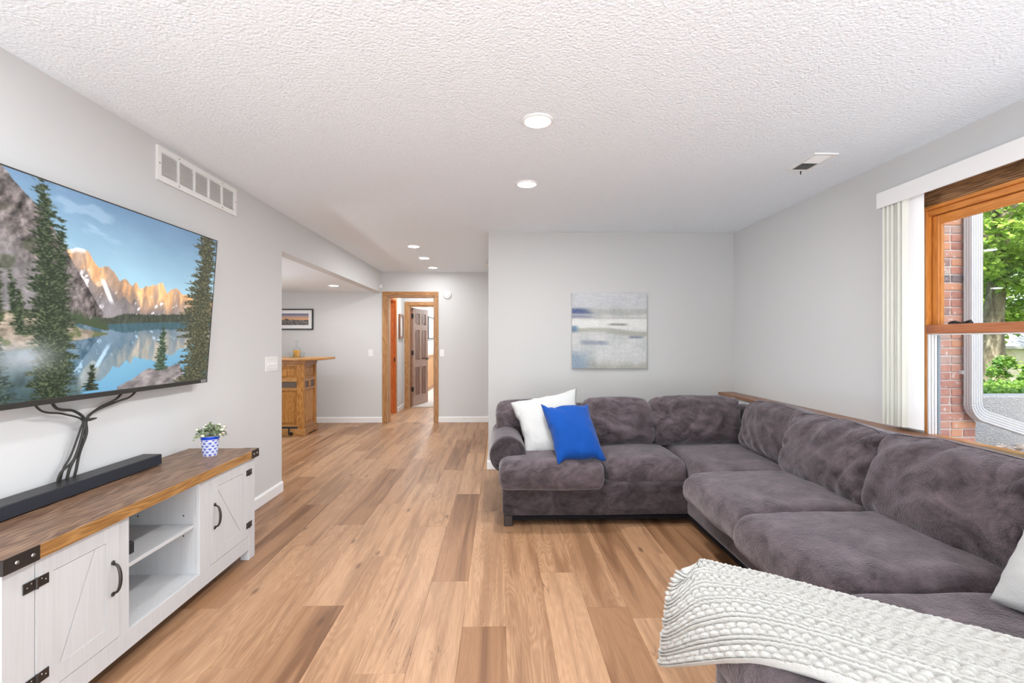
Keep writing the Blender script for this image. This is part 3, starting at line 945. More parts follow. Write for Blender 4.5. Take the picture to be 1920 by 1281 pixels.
val = thing('blind_valance', (2.29, 1.8, 2.09), 'long white valance box over the window blinds', 'valance')
MB().box(2.285, 2.297, 0.6, 2.857, 2.092, 2.186).obj('front_board', M['white'], val, bevel=0.002)
MB().box(2.297, XR, 2.845, 2.857, 2.092, 2.186).obj('end_board', M['white'], val, bevel=0.002)
MB().box(2.297, XR, 0.6, 2.845, 2.178, 2.186).obj('top_board', M['white'], val)
MB().box(2.322, 2.352, 0.65, 2.82, 2.126, 2.156).obj('head_rail', M['plastic'], val)
t = NT('blind_vane')
v = t.coord((60, 60, 2))
f = t.noise(v, 1, 2)
t.p(Base_Color=t.mix(f, rgb(214, 215, 206), rgb(228, 229, 220)), Roughness=0.6)
M['vane'] = t.m
bl = thing('vertical_blind', (2.335, 2.73, 0.79), 'stack of grey white vertical blind vanes drawn beside the window', 'blind')
def vane(cy, cx, angd, mat, wdt=0.089):
    a = math.radians(angd)
    d = Vector((math.sin(a), math.cos(a)))        # along the vane (x,y); 0 = parallel to the wall
    nrm = Vector((d.y, -d.x))
    n = 7
    pts = []
    for k in range(n):
        s = (k / (n - 1) - 0.5)
        off = 0.010 * (1 - (2 * s) ** 2)
        pts.append((cx + d.x * s * wdt - nrm.x * off, cy + d.y * s * wdt - nrm.y * off))
    back = [(p[0] + nrm.x * 0.0012, p[1] + nrm.y * 0.0012) for p in pts[::-1]]
    MB().prism(pts + back, 2, 0.80, 2.125).obj('vane', mat, bl)
for k in range(10):
    vane(2.820 - k * 0.0162, 2.343 + ((k * 53) % 7 - 3) * 0.0016, -80 + ((k * 37) % 23) - 11, M['vane'])
vane(2.630, 2.330, -9, paint('blind_vane_white', rgb(246, 246, 248), 0.5, 0.3, 0.02, 50, 0.005))

# ------------------------------------------------------------------ outside the window
# brick pier of the next wing: each brick its own piece
GZ = 0.36
pier = struct(MB().box(2.60, 3.962, 3.905, 4.2, 0.1, 3.3).obj('wall_brick', paint('pale_mortar', rgb(206, 196, 188), 0.9, 0.1, 0.5, 90, 0.06)))
def brick_mat():
    t = NT('old_brick')
    oi = t.n('ObjectInfo')
    sc = t.n('VectorMath', operation='SCALE')
    sc.inputs[0].default_value = (11.0, 5.0, 17.0)
    t.t.links.new(oi.outputs['Random'], sc.inputs['Scale'])
    v = t.coord(offset=sc.outputs[0])
    n = t.noise(v, 26, 5, 0.65)
    col = t.mix(t.ramp(n, [(0.3, (0, 0, 0)), (0.7, (1, 1, 1))]), oi.outputs['Color'], t.mix(0.4, oi.outputs['Color'], rgb(206, 170, 150)))
    sp = t.ramp(t.noise(v, 14, 4, 0.6), [(0.60, (0, 0, 0)), (0.68, (1, 1, 1))])
    col = t.mix(t.math('MULTIPLY', sp, 0.8), col, rgb(222, 214, 206))
    t.p(Base_Color=col, Roughness=0.9)
    t.bump(n, 0.6, 0.01)
    return t.m
M['brick'] = brick_mat()
shades = [rgb(184, 126, 108), rgb(176, 116, 100), rgb(190, 136, 116), rgb(168, 110, 96), rgb(206, 144, 108), rgb(142, 112, 108), rgb(178, 150, 138), rgb(182, 122, 104)]
bms = {}
ncrs = 0
z = 0.16
while z < 2.62:
    x = 3.962
    first = 0.098 if ncrs % 2 else 0.203
    L = first
    while x - L > 2.70:
        key = round(L, 3)
        if key not in bms:
            bms[key] = MB().box(0, L, 0, 0.05, 0, 0.0565).obj('brick', M['brick'], pier, bevel=0.004, origin=(0, 0, 0))
            b = bms[key]
        else:
            b = bms[key].copy()
            COL.objects.link(b)
        b.parent = pier
        pw_ = WORLD['wall_brick']
        b.location = (x - L - pw_[0], 3.897 + random.uniform(-0.003, 0.003) - pw_[1], z - pw_[2])
        c = random.choice(shades)
        if abs(z - 1.785) < 0.035 and x > 3.7:
            c = rgb(86, 88, 98)
        b.color = (*c, 1)
        x -= L + 0.0105
        L = 0.203
        if ncrs % 2 and x > 3.6:
            L = 0.098 if ncrs % 4 == 1 else 0.203
    z += 0.0677
    ncrs += 1

# downspout with ribbed faces and crimped elbow
def spout_mat():
    t = NT('downspout_enamel')
    f = t.noise(t.coord((8, 8, 3)), 3, 3)
    t.p(Base_Color=t.mix(f, rgb(196, 194, 192), rgb(212, 210, 208)), Roughness=0.4)
    return t.m
M['spout'] = spout_mat()
dsp = thing('downspout', (3.879, 3.835, 0.5), 'white ribbed metal downspout bending at the corner of the brick wall', 'downspout')
hw, hd = 0.049, 0.033
sec = []
nr = 5
for k in range(nr):                      # front face (toward -y), ribs
    a = -hw + 2 * hw * k / nr
    wd = 2 * hw / nr
    sec += [(a + 0.002, -hd), (a + wd * 0.55, -hd), (a + wd * 0.65, -hd + 0.004), (a + wd * 0.95, -hd + 0.004)]
sec += [(hw, -hd)]
for k in range(3):
    a = -hd + 2 * hd * k / 3
    sec += [(hw, a + 0.006), (hw - 0.004, a + 0.014)]
sec += [(hw, hd), (-hw, hd)]
for k in range(3):
    a = hd - 2 * hd * k / 3
    sec += [(-hw, a - 0.006), (-hw + 0.004, a - 0.014)]
def sweep(path, scale=None):
    """path of (x,z,tangent angle) in the plane y=3.835"""
    vs, fs = [], []
    n = len(sec)
    for i, (px, pz, an) in enumerate(path):
        s = scale[i] if scale else 1.0
        nx, nz = math.cos(an), math.sin(an)
        for a, b in sec:
            vs.append((px + nx * a * s, 3.835 + b * s, pz + nz * a * s))
    for i in range(len(path) - 1):
        for k in range(n):
            fs.append((i * n + k, i * n + (k + 1) % n, (i + 1) * n + (k + 1) % n, (i + 1) * n + k))
    fs.append(tuple(range(n))); fs.append(tuple((len(path) - 1) * n + k for k in range(n)))
    return vs, fs
vs, fs = sweep([(3.879, 3.25, 0), (3.879, 0.79, 0)])
mk('pipe', vs, fs, M['spout'], dsp)
# elbow: from straight down to running outward and slightly down
pth, scl = [], []
a_end = math.radians(72)
R_ = 0.115
ns = 17
for k in range(ns):
    a = a_end * k / (ns - 1)
    pth.append((3.879 + R_ * (1 - math.cos(a)), 0.79 - R_ * math.sin(a), a))
    scl.append(1.0 if k % 2 else 1.07)
vs, fs = sweep(pth, scl)
mk('elbow', vs, fs, M['spout'], dsp)
ex, ez = pth[-1][0], pth[-1][1]
dx, dz = math.sin(a_end), -math.cos(a_end)
vs, fs = sweep([(ex, ez, a_end), (ex + dx * 1.5, ez + dz * 1.5, a_end)])
mk('pipe', vs, fs, M['spout'], dsp)
MB().box(3.818, 3.938, 3.868, 3.90, 1.02, 1.05).obj('strap', M['spout'], dsp)

# exposed-aggregate retaining wall, gravel bed, ground
t = NT('exposed_aggregate')
v = t.coord()
vo = t.n('TexVoronoi', i_Vector=v, i_Scale=85.0)
t.p(Base_Color=t.mix(t.noise(v, 3, 3), t.mix(vo.outputs[1], rgb(140, 140, 140), rgb(196, 194, 190)), rgb(168, 168, 164)), Roughness=0.9)
t.bump(vo.outputs[0], 0.7, 0.012)
rwall = struct(MB().box(2.62, 9.0, 4.22, 4.42, -0.1, 0.80).obj('trim_retaining_wall', t.m, bevel=0.015))
soil = NT('soil_and_lawn')
v = soil.coord()
soil.p(Base_Color=soil.mix(soil.noise(v, 1.5, 5), rgb(70, 92, 42), rgb(110, 134, 62)), Roughness=1.0)
g_ = MB()
vs = []
prof = [(4.40, 0.76), (6.0, 0.70), (9.5, 0.45), (19.0, -1.3), (60, -1.8)]
for y, z in prof:
    vs += [(2.6, y, z), (70, y, z)]
fs = [(2 * i, 2 * i + 1, 2 * i + 3, 2 * i + 2) for i in range(len(prof) - 1)]
struct(mk('ground', vs, fs, soil.m))
struct(MB().box(2.6, 9.0, -8, 4.3, 0.0, GZ - 0.02).obj('ground_bed', paint('dry_earth', rgb(176, 164, 150), 0.95, 0.1, 0.4, 60)))

def rocks(name, n, xr, yr, zf, smin, smax, mat, seed):
    rg = random.Random(seed)
    base = [Vector(p).normalized() for p in ((1, 0, 0), (-1, 0, 0), (0, 1, 0), (0, -1, 0), (0, 0, 1), (0, 0, -1), (1, 1, 1), (-1, 1, 1), (1, -1, 1), (-1, -1, 1), (1, 1, -1), (-1, 1, -1), (1, -1, -1), (-1, -1, -1))]
    bm = bmesh.new()
    for p in base:
        bm.verts.new(p)
    bmesh.ops.convex_hull(bm, input=bm.verts)
    bm.verts.ensure_lookup_table()
    bv = [v.co.copy() for v in bm.verts]
    bf = [[v.index for v in f.verts] for f in bm.faces]
    bm.verts.index_update()
    bf = [[v.index for v in f.verts] for f in bm.faces]
    bm.free()
    mb = MB()
    for i in range(n):
        s = rg.uniform(smin, smax)
        c = Vector((rg.uniform(*xr), rg.uniform(*yr), 0))
        if c.x < 4.02 and c.y > 3.84:
            c.y -= 0.42
        c.z = zf(c.x, c.y) + s * 0.3
        m = Matrix.Rotation(rg.uniform(0, 6.28), 3, 'Z')
        mb.add([c + m @ Vector((p.x * s * rg.uniform(0.8, 1.2), p.y * s * rg.uniform(0.7, 1.1), p.z * s * 0.62)) for p in bv], bf)
    return mb.obj(name, mat, fix=False, smooth=True)
t = NT('river_gravel')
oi = t.n('TexVoronoi', i_Vector=t.coord(), i_Scale=30.0)
t.p(Base_Color=t.mix(oi.outputs[1], rgb(150, 132, 118), rgb(226, 214, 202)), Roughness=0.85)
o = rocks('gravel', 620, (3.3, 4.7), (3.1, 4.2), lambda x, y: GZ - 0.02, 0.014, 0.04, t.m, 4)
tag(o, 'pale river gravel lying at the foot of the brick wall outside', 'gravel', kind='stuff')

def leaf_mat(name, c1, c2, trans=0.35):
    t = NT(name)
    v = t.coord()
    n = t.noise(v, 2.2, 4, 0.6)
    n2 = t.noise(v, 14, 2)
    col = t.mix(t.ramp(t.math('ADD', t.math('MULTIPLY', n, 0.6), t.math('MULTIPLY', n2, 0.4)), [(0.38, (0, 0, 0)), (0.62, (1, 1, 1))]), c1, c2)
    tr = t.n('BsdfTranslucent', i_Color=col)
    t.p(Base_Color=col, Roughness=0.55)
    mx = t.n('MixShader')
    mx.inputs[0].default_value = trans
    out = t.t.nodes['Material Output']
    t.t.links.new(t.b.outputs[0], mx.inputs[1])
    t.t.links.new(tr.outputs[0], mx.inputs[2])
    t.t.links.new(mx.outputs[0], out.inputs[0])
    return t.m
M['leaf'] = leaf_mat('maple_leaf', rgb(92, 134, 42), rgb(176, 200, 92))
M['leaf_dark'] = leaf_mat('shrub_leaf', rgb(64, 110, 40), rgb(150, 186, 78))

def leaves(name, pts, size, mat, parent, seed, flat=0.5):
    """one folded four-point leaf at every point"""
    rg = np.random.default_rng(seed)
    n = len(pts)
    th = rg.uniform(0, 2 * np.pi, n)
    tilt = rg.normal(0, flat, n)
    d = np.stack([np.cos(th) * np.cos(tilt), np.sin(th) * np.cos(tilt), np.sin(tilt) - 0.3], 1)
    d /= np.linalg.norm(d, axis=1, keepdims=True)
    up = np.stack([rg.normal(0, flat, n), rg.normal(0, flat, n), np.ones(n)], 1)
    s = np.cross(d, up)
    s /= np.linalg.norm(s, axis=1, keepdims=True)
    u = np.cross(s, d)
    sz = (size * rg.uniform(0.65, 1.3, n))[:, None]
    P = np.asarray(pts)
    V = np.stack([P - d * sz * 0.5, P + s * sz * 0.42 + u * sz * 0.12, P + d * sz * 0.5, P - s * sz * 0.42 + u * sz * 0.12], 1).reshape(-1, 3)
    k = np.arange(n)[:, None] * 4
    F = np.concatenate([k + np.array([[0, 1, 2]]), k + np.array([[0, 2, 3]])], 0)
    return grid_obj(name, V, F, mat, parent, smooth=False)

def clumps(c, r, ncl, per, seed, rr=(0.28, 0.55), flat=0.75):
    rg = np.random.default_rng(seed)
    out = []
    for i in range(ncl):
        d = rg.normal(0, 1, 3)
        d /= np.linalg.norm(d)
        cc = np.array(c) + d * np.array(r) * rg.uniform(0.35, 1.0) ** 0.6
        q = rg.normal(0, 1, (per, 3))
        q /= np.linalg.norm(q, axis=1, keepdims=True)
        q *= (rg.uniform(0, 1, per) ** 0.45)[:, None] * rg.uniform(*rr)
        q[:, 2] *= flat
        out.append(cc + q)
    return np.concatenate(out)

bark = NT('maple_bark')
v = bark.coord((7, 7, 2))
bk = bark.noise(v, 1.5, 5, 0.65, 0.5)
bark.p(Base_Color=bark.ramp(bk, [(0.35, rgb(70, 62, 50)), (0.55, rgb(116, 108, 90)), (0.72, rgb(168, 160, 142))]), Roughness=0.95)
bark.bump(bk, 0.8, 0.05)
def trunk(parent, x, y, z0, h_, r, seed, limbs=4):
    rg = random.Random(seed)
    n = 22
    pts, rs = [], []
    for i in range(n):
        t_ = i / (n - 1)
        pts.append((x + 0.05 * math.sin(t_ * 5 + seed), y + 0.04 * math.cos(t_ * 4), z0 - 0.05 + h_ * t_))
        rs.append(r * (1.0 - 0.25 * t_ + 0.75 * math.exp(-t_ * 22) + 0.14 * math.exp(-((t_ - 0.2) / 0.07) ** 2)))
    MB().tube(pts, rs, 14).obj('trunk', bark.m, parent, smooth=True)
    for i in range(limbs):
        a = rg.uniform(0, 6.28)
        b = pts[int(n * rg.uniform(0.55, 0.98))]
        L = h_ * rg.uniform(0.35, 0.6)
        path = [(b[0] + math.cos(a) * L * s * 0.8, b[1] + math.sin(a) * L * s * 0.8, b[2] + L * (0.7 * s + 0.1 * s * s)) for s in np.linspace(0, 1, 7)]
        MB().tube(path, [r * 0.55 * (1 - 0.75 * s) for s in np.linspace(0, 1, 7)], 9).obj('limb', bark.m, parent, smooth=True)

tr = thing('maple_tree', (9.5, 8.95, 0.45), 'leafy maple with a thick grey trunk, nearest tree beyond the retaining wall', 'tree')
trunk(tr, 9.5, 8.95, 0.47, 3.3, 0.165, 3)
cp_ = np.concatenate([clumps((9.6, 8.8, 4.1), (2.3, 2.2, 1.75), 150, 105, 5), clumps((10.1, 8.5, 2.55), (1.1, 1.0, 0.45), 26, 90, 6, (0.2, 0.4))])
cp_ = cp_[cp_[:, 2] > 1.75]
o = leaves('crown', cp_, 0.105, M['leaf'], tr, 8)
o['kind'] = 'stuff'
for i, (x, y, z, r, hgt, lb) in enumerate(((16.0, 15.6, -0.9, 2.9, 5.0, 'broad green tree standing behind the maple, hiding the sky'),
                                            (23.0, 16.5, -0.9, 3.3, 5.0, 'bushy green tree behind the maple toward the right edge of the window'),
                                            (13.5, 23.0, -1.4, 3.3, 6.2, 'green tree behind the maple beside the downspout'))):
    b = thing('background_tree', (x, y, z), lb, 'tree', 'trees behind the maple')
    trunk(b, x, y, z, 3.4, 0.24, 11 + i, 3)
    o = leaves('crown', clumps((x, y, z + hgt), (r, r * 0.8, 3.0), 120, 70, 20 + i, (0.45, 0.9)), 0.24, M['leaf'], b, 30 + i)
    o['kind'] = 'stuff'
sh = thing('shrub', (8.15, 7.25, 0.6), 'rounded bright green shrub right of the maple trunk', 'shrub')
o = leaves('foliage', clumps((8.2, 7.2, 0.83), (0.55, 0.4, 0.2), 40, 60, 41, (0.08, 0.16)), 0.05, M['leaf_dark'], sh, 42)
o['kind'] = 'stuff'
MB().tube([(8.15, 7.25, 0.6), (8.17, 7.22, 0.8)], 0.02, 7).obj('stem', bark.m, sh)
rg_ = np.random.default_rng(50)
n_ = 6500
gp = np.stack([rg_.uniform(3.2, 7.5, n_), 4.45 + 2.2 * rg_.uniform(0, 1, n_) ** 1.4, np.zeros(n_)], 1)
gp[:, 2] = 0.74 + rg_.uniform(0, 1, n_) * (0.04 + 0.07 * fbm(gp[:, 0] * 3, gp[:, 1] * 3, 0, 9)) - (gp[:, 1] - 4.4) * 0.03
o = leaves('ground_cover', gp, 0.05, M['leaf_dark'], None, 51, 0.6)
tag(o, 'low green ground cover growing along the top of the retaining wall', 'ground cover', kind='stuff')

# house far behind the trees
hs = thing('neighbour_house', (22.5, 21.5, -1.4), 'pale stone house with grey roof seen past the maple trunk', 'house')
st_ = NT('pale_stone_facing')
v = st_.coord()
vo = st_.n('TexVoronoi', i_Vector=v, i_Scale=3.2)
st_.p(Base_Color=st_.mix(vo.outputs[1], rgb(226, 210, 188), rgb(250, 244, 232)), Roughness=0.9)
MB().box(18.2, 27.5, 20.0, 24.0, -1.5, 1.15).obj('wall', st_.m, hs)
rf = paint('grey_shingle', rgb(170, 172, 176), 0.9, 0.1, 0.5, 8, 0.1)
MB().prism([(19.5, 1.1), (22, 2.35), (24.5, 1.1), (24.5, 0.98), (22, 2.2), (19.5, 0.98)], 0, 18.0, 27.8).obj('roof', rf, hs)
MB().prism([(20.0, 1.1), (24.0, 1.1), (22, 2.2)], 0, 18.3, 27.4).obj('gable', st_.m, hs)
for x in (20.55, 21.15, 23.6, 25.3):
    f_ = MB().box(x, x + 0.42, 19.95, 20.02, 0.02, 0.78).obj('window', M['bronze'], hs)
    MB().box(x + 0.05, x + 0.37, 19.94, 19.96, 0.07, 0.73).obj('pane', paint('dark_pane', rgb(120, 130, 140), 0.1, 0.5), f_)
# ------------------------------------------------------------------ media console
def smooth_lerp(x, pts):
    xs, ys = zip(*pts)
    return np.interp(x, xs, ys)

FX = -1.478                                    # front face
SY0, SY1, STOP, STH = 1.462, 2.935, 0.645, 0.047
st = thing('media_console', (-1.67, 2.19, 0), 'white farmhouse media console with brown wood top under the television', 'media console')
MB().box(XL + 0.006, FX + 0.016, SY0 - 0.012, SY1 + 0.010, STOP - STH, STOP).obj('top_slab', M['stand_top'], st, bevel=0.002)
MB().box(FX + 0.0155, FX + 0.0175, SY0 - 0.012, SY1 + 0.010, STOP - STH + 0.001, STOP - 0.002).obj('top_edge', M['stand_edge'], st)
zt = STOP - STH
for (a, b, s) in ((SY0 - 0.0145, SY0 + 0.10, 0), (SY1 - 0.068, SY1 + 0.0125, 1)):
    br = MB().box(FX + 0.0175, FX + 0.0195, a, b, zt, STOP + 0.0005)
    yy = a if s == 0 else b - 0.002
    br.box(FX - 0.07, FX + 0.0175, yy, yy + 0.002, zt, STOP + 0.0005)
    bo = br.obj('corner_bracket', M['bronze'], st)
    for k in ((0.36, 0.8) if s == 0 else (0.3, 0.72)):
        MB().lathe((FX + 0.0195, a + (b - a) * k, zt + STH / 2), [(0.0065, 0), (0.005, 0.003), (0.001, 0.0045)], 12, 0).obj('rivet', M['steel'], bo)
wm = M['stand_white']
XB = XL + 0.01
# posts, end panels, rails, back, shelf, partitions
PY0, PY1 = 1.565, 2.868                       # inner sides of the end posts
for (a, b) in ((SY0, PY0), (PY1, SY1)):
    MB().box(FX - 0.05, FX, a, b, 0.0, zt).obj('post', wm, st, bevel=0.0015)
    MB().box(XB, XB + 0.05, a, b, 0.0, zt).obj('rear_post', wm, st)
for (a, b) in ((SY0 + 0.006, SY0 + 0.02), (SY1 - 0.02, SY1 - 0.006)):
    MB().box(XB + 0.05, FX - 0.05, a, b, 0.06, zt).obj('end_panel', wm, st)
MB().box(FX - 0.02, FX - 0.001, PY0, PY1, 0.062, 0.142).obj('bottom_rail', wm, st, bevel=0.0015)
D0, D1, D2, D3 = 1.905, 1.955, 2.405, 2.492    # door edge, stile, opening, stile
MB().box(FX - 0.02, FX - 0.001, D0, D1, 0.142, zt).obj('stile', wm, st, bevel=0.0015)
MB().box(FX - 0.02, FX - 0.001, D2, D3, 0.142, zt).obj('stile', wm, st, bevel=0.0015)
MB().box(XB, FX - 0.02, SY0 + 0.02, SY1 - 0.02, 0.128, 0.142).obj('bottom_panel', wm, st)
MB().box(XB, XB + 0.006, SY0 + 0.02, SY1 - 0.02, 0.142, zt).obj('back_panel', wm, st)
MB().box(XB + 0.006, FX - 0.02, D0 + 0.02, D0 + 0.035, 0.142, zt).obj('partition', wm, st)
MB().box(XB + 0.006, FX - 0.02, D2 + 0.004, D2 + 0.019, 0.142, zt).obj('partition', wm, st)
MB().box(XB + 0.006, FX - 0.03, D0 + 0.035, D2 + 0.004, 0.371, 0.386).obj('shelf', wm, st, bevel=0.001)
for y, xs in ((D2 + 0.0035, (-1.56, -1.78)), (D0 + 0.0355, (-1.56,))):
    for x in xs:
        for z in (0.33, 0.43):
            MB().lathe((x, y, z), [(0.004, -0.0006), (0.004, 0.0006)], 10, 1).obj('pin_hole', M['black'], st)
def console_door(y0, y1, diag, hinge_side):
    z0, z1 = 0.146, zt - 0.004
    fw = 0.062
    d = MB()
    d.box(FX - 0.019, FX - 0.006, y0, y1, z0, z1)
    door = d.obj('door', wm, st)
    fr = MB()
    xf0, xf1 = FX - 0.0065, FX + 0.001
    fr.box(xf0, xf1, y0, y0 + fw, z0, z1).box(xf0, xf1, y1 - fw, y1, z0, z1).box(xf0, xf1, y0 + fw, y1 - fw, z0, z0 + fw).box(xf0, xf1, y0 + fw, y1 - fw, z1 - fw, z1)
    fr.obj('door_frame', wm, door)
    a, b, c, e = y0 + fw, y1 - fw, z0 + fw, z1 - fw
    g = 0.0022
    e2 = e - g
    if diag > 0:
        b2 = b - g
        polys = ([(a, c), (a, e2), (b2 - 0.05, e2), (a + 0.02, c)], [(a + 0.02 + 2 * g, c), (b2 - 0.05 + 2 * g, e2), (b2, e2), (b2, c)])
    else:
        b2 = b - g
        polys = ([(a, c), (a, e2 - 0.02), (b2 - 0.03, c)], [(a, e2 - 0.02 + 3 * g), (a, e2), (b2, e2), (b2, c), (b2 - 0.03 + 2 * g, c)])
    for poly in polys:
        MB().prism(poly, 0, xf0 - 0.0005, xf1 - 0.0012).obj('door_board', wm, door)
    hy = y0 if hinge_side < 0 else y1
    for z in (z0 + 0.065, z1 - 0.075):
        hg = MB()
        L = 0.043 if hinge_side < 0 else 0.03
        hg.box(FX + 0.001, FX + 0.004, hy - L, hy + L, z - 0.017, z + 0.017)
        hg.tube([(FX + 0.005, hy, z - 0.018), (FX + 0.005, hy, z + 0.018)], 0.005, 8)
        ho = hg.obj('hinge', M['bronze'], door, bevel=0.001)
        sc = MB()
        for dy in (-L * 0.72, -L * 0.4, L * 0.4, L * 0.72):
            sc.lathe((FX + 0.004, hy + dy, z + (0.008 if abs(dy) < L * 0.5 else 0)), [(0.0026, 0), (0.001, 0.0016)], 8, 0)
        sc.obj('hinge_screws', M['steel'], door)
    ky = (y1 - fw * 0.52) if hinge_side < 0 else (y0 + fw * 0.52)
    kz = (z0 + z1) / 2 + 0.015
    hd_ = MB()
    path = [(FX + 0.003 + 0.028 * math.sin(a_) ** 0.7, ky, kz - 0.055 * math.cos(a_)) for a_ in np.linspace(0.02, math.pi - 0.02, 15)]
    hd_.tube(path, [0.0042 + 0.002 * math.sin(k / 14 * math.pi) for k in range(15)], 8)
    for s in (-1, 1):
        hd_.lathe((FX + 0.001, ky, kz + s * 0.06), [(0.0085, 0), (0.0085, 0.003), (0.005, 0.006)], 12, 0)
    hd_.obj('handle', M['bronze'], door, smooth=True)
console_door(PY0 + 0.002, D0 - 0.002, 1, -1)
console_door(D3 + 0.002, PY1 - 0.002, -1, 1)
box_ = MB().box(-1.67, -1.565, 1.962, 2.10, 0.386, 0.436).obj('remote_holder', M['black'], bevel=0.004)
tag(box_, 'small black box on the open shelf of the white console', 'box')

# soundbar
sb = thing('soundbar', (-1.84, 1.9, STOP), 'long black soundbar lying on the wooden console top', 'soundbar')
MB().box(-1.868, -1.772, 1.30 + 0.16, 2.565, STOP + 0.003, STOP + 0.056).obj('cabinet', M['black'], sb, bevel=0.004, seg=2)
t = NT('speaker_fabric')
t.p(Base_Color=rgb(34, 36, 46), Roughness=0.85)
t.bump(t.noise(t.coord(), 600, 1), 0.5, 0.002)
MB().box(-1.7725, -1.770, 1.465, 2.56, STOP + 0.006, STOP + 0.053).obj('grille', t.m, sb)
for y in (1.55, 2.5):
    MB().box(-1.85, -1.79, y, y + 0.03, STOP, STOP + 0.004).obj('foot', M['rubber'], sb)

# television on a tilting mount
tv = thing('television', (-1.80, 2.22, 1.035), 'large wall mounted television showing a blue mountain lake', 'television')
kx = 0.065 / 0.87
def tvp(y, h_, off):
    """point on the tilted screen: y along the wall, h_ 0..1 bottom to top, off = out of the glass"""
    z = 1.04 + 0.87 * h_
    return (-1.80 + kx * (z - 1.04) + off, y, z - off * kx)
TY0, TY1 = 1.44, 2.997
def slab(name, ya, yb, ha, hb, oa, ob, mat, bevel=0):
    vs = [tvp(y, h_, o_) for o_ in (oa, ob) for h_ in (ha, hb) for y in (ya, yb)]
    fs = [(0, 1, 3, 2), (4, 6, 7, 5), (0, 4, 5, 1), (2, 3, 7, 6), (0, 2, 6, 4), (1, 5, 7, 3)]
    return mk(name, vs, fs, mat, tv, bevel=bevel)
slab('case', TY0, TY1, 0.0, 1.0, -0.03, -0.003, M['black'], 0.004)
slab('rear_housing', TY0 + 0.25, TY1 - 0.25, 0.02, 0.55, -0.055, -0.03, M['black'], 0.004)
slab('bezel', TY0, TY1, 0.0, 0.026, -0.004, 0.004, M['rubber'], 0.002)
slab('bezel', TY0, TY1, 0.994, 1.0, -0.004, 0.001, M['rubber'])
slab('bezel', TY0, TY0 + 0.008, 0.026, 0.994, -0.004, 0.001, M['rubber'])
slab('bezel', TY1 - 0.006, TY1, 0.026, 0.994, -0.004, 0.001, M['rubber'])
MB().box(XL, XL + 0.02, 1.95, 2.45, 1.25, 1.65).obj('wall_bracket', M['rubber'], tv)
fc = bpy.data.curves.new('maker_lettering', 'FONT')
fc.body = 'VIZIO'
fc.size = 0.022
fc.extrude = 0.0006
fc.align_x = 'RIGHT'
t = NT('lettering_grey')
t.p(Base_Color=rgb(190, 190, 190), Roughness=0.4)
fc.materials.append(t.m)
tmp = bpy.data.objects.new('maker_lettering_curve', fc)
fm_ = bpy.data.meshes.new_from_object(tmp)
bpy.data.objects.remove(tmp)
fo = bpy.data.objects.new('maker_lettering', fm_)
COL.objects.link(fo)
fo.parent = tv
p_ = Vector(tvp(TY1 - 0.012, 0.006, 0.0046)) - Vector(WORLD['television'])
fo.location = p_
fo.rotation_euler = (math.radians(90) , 0, math.radians(90))

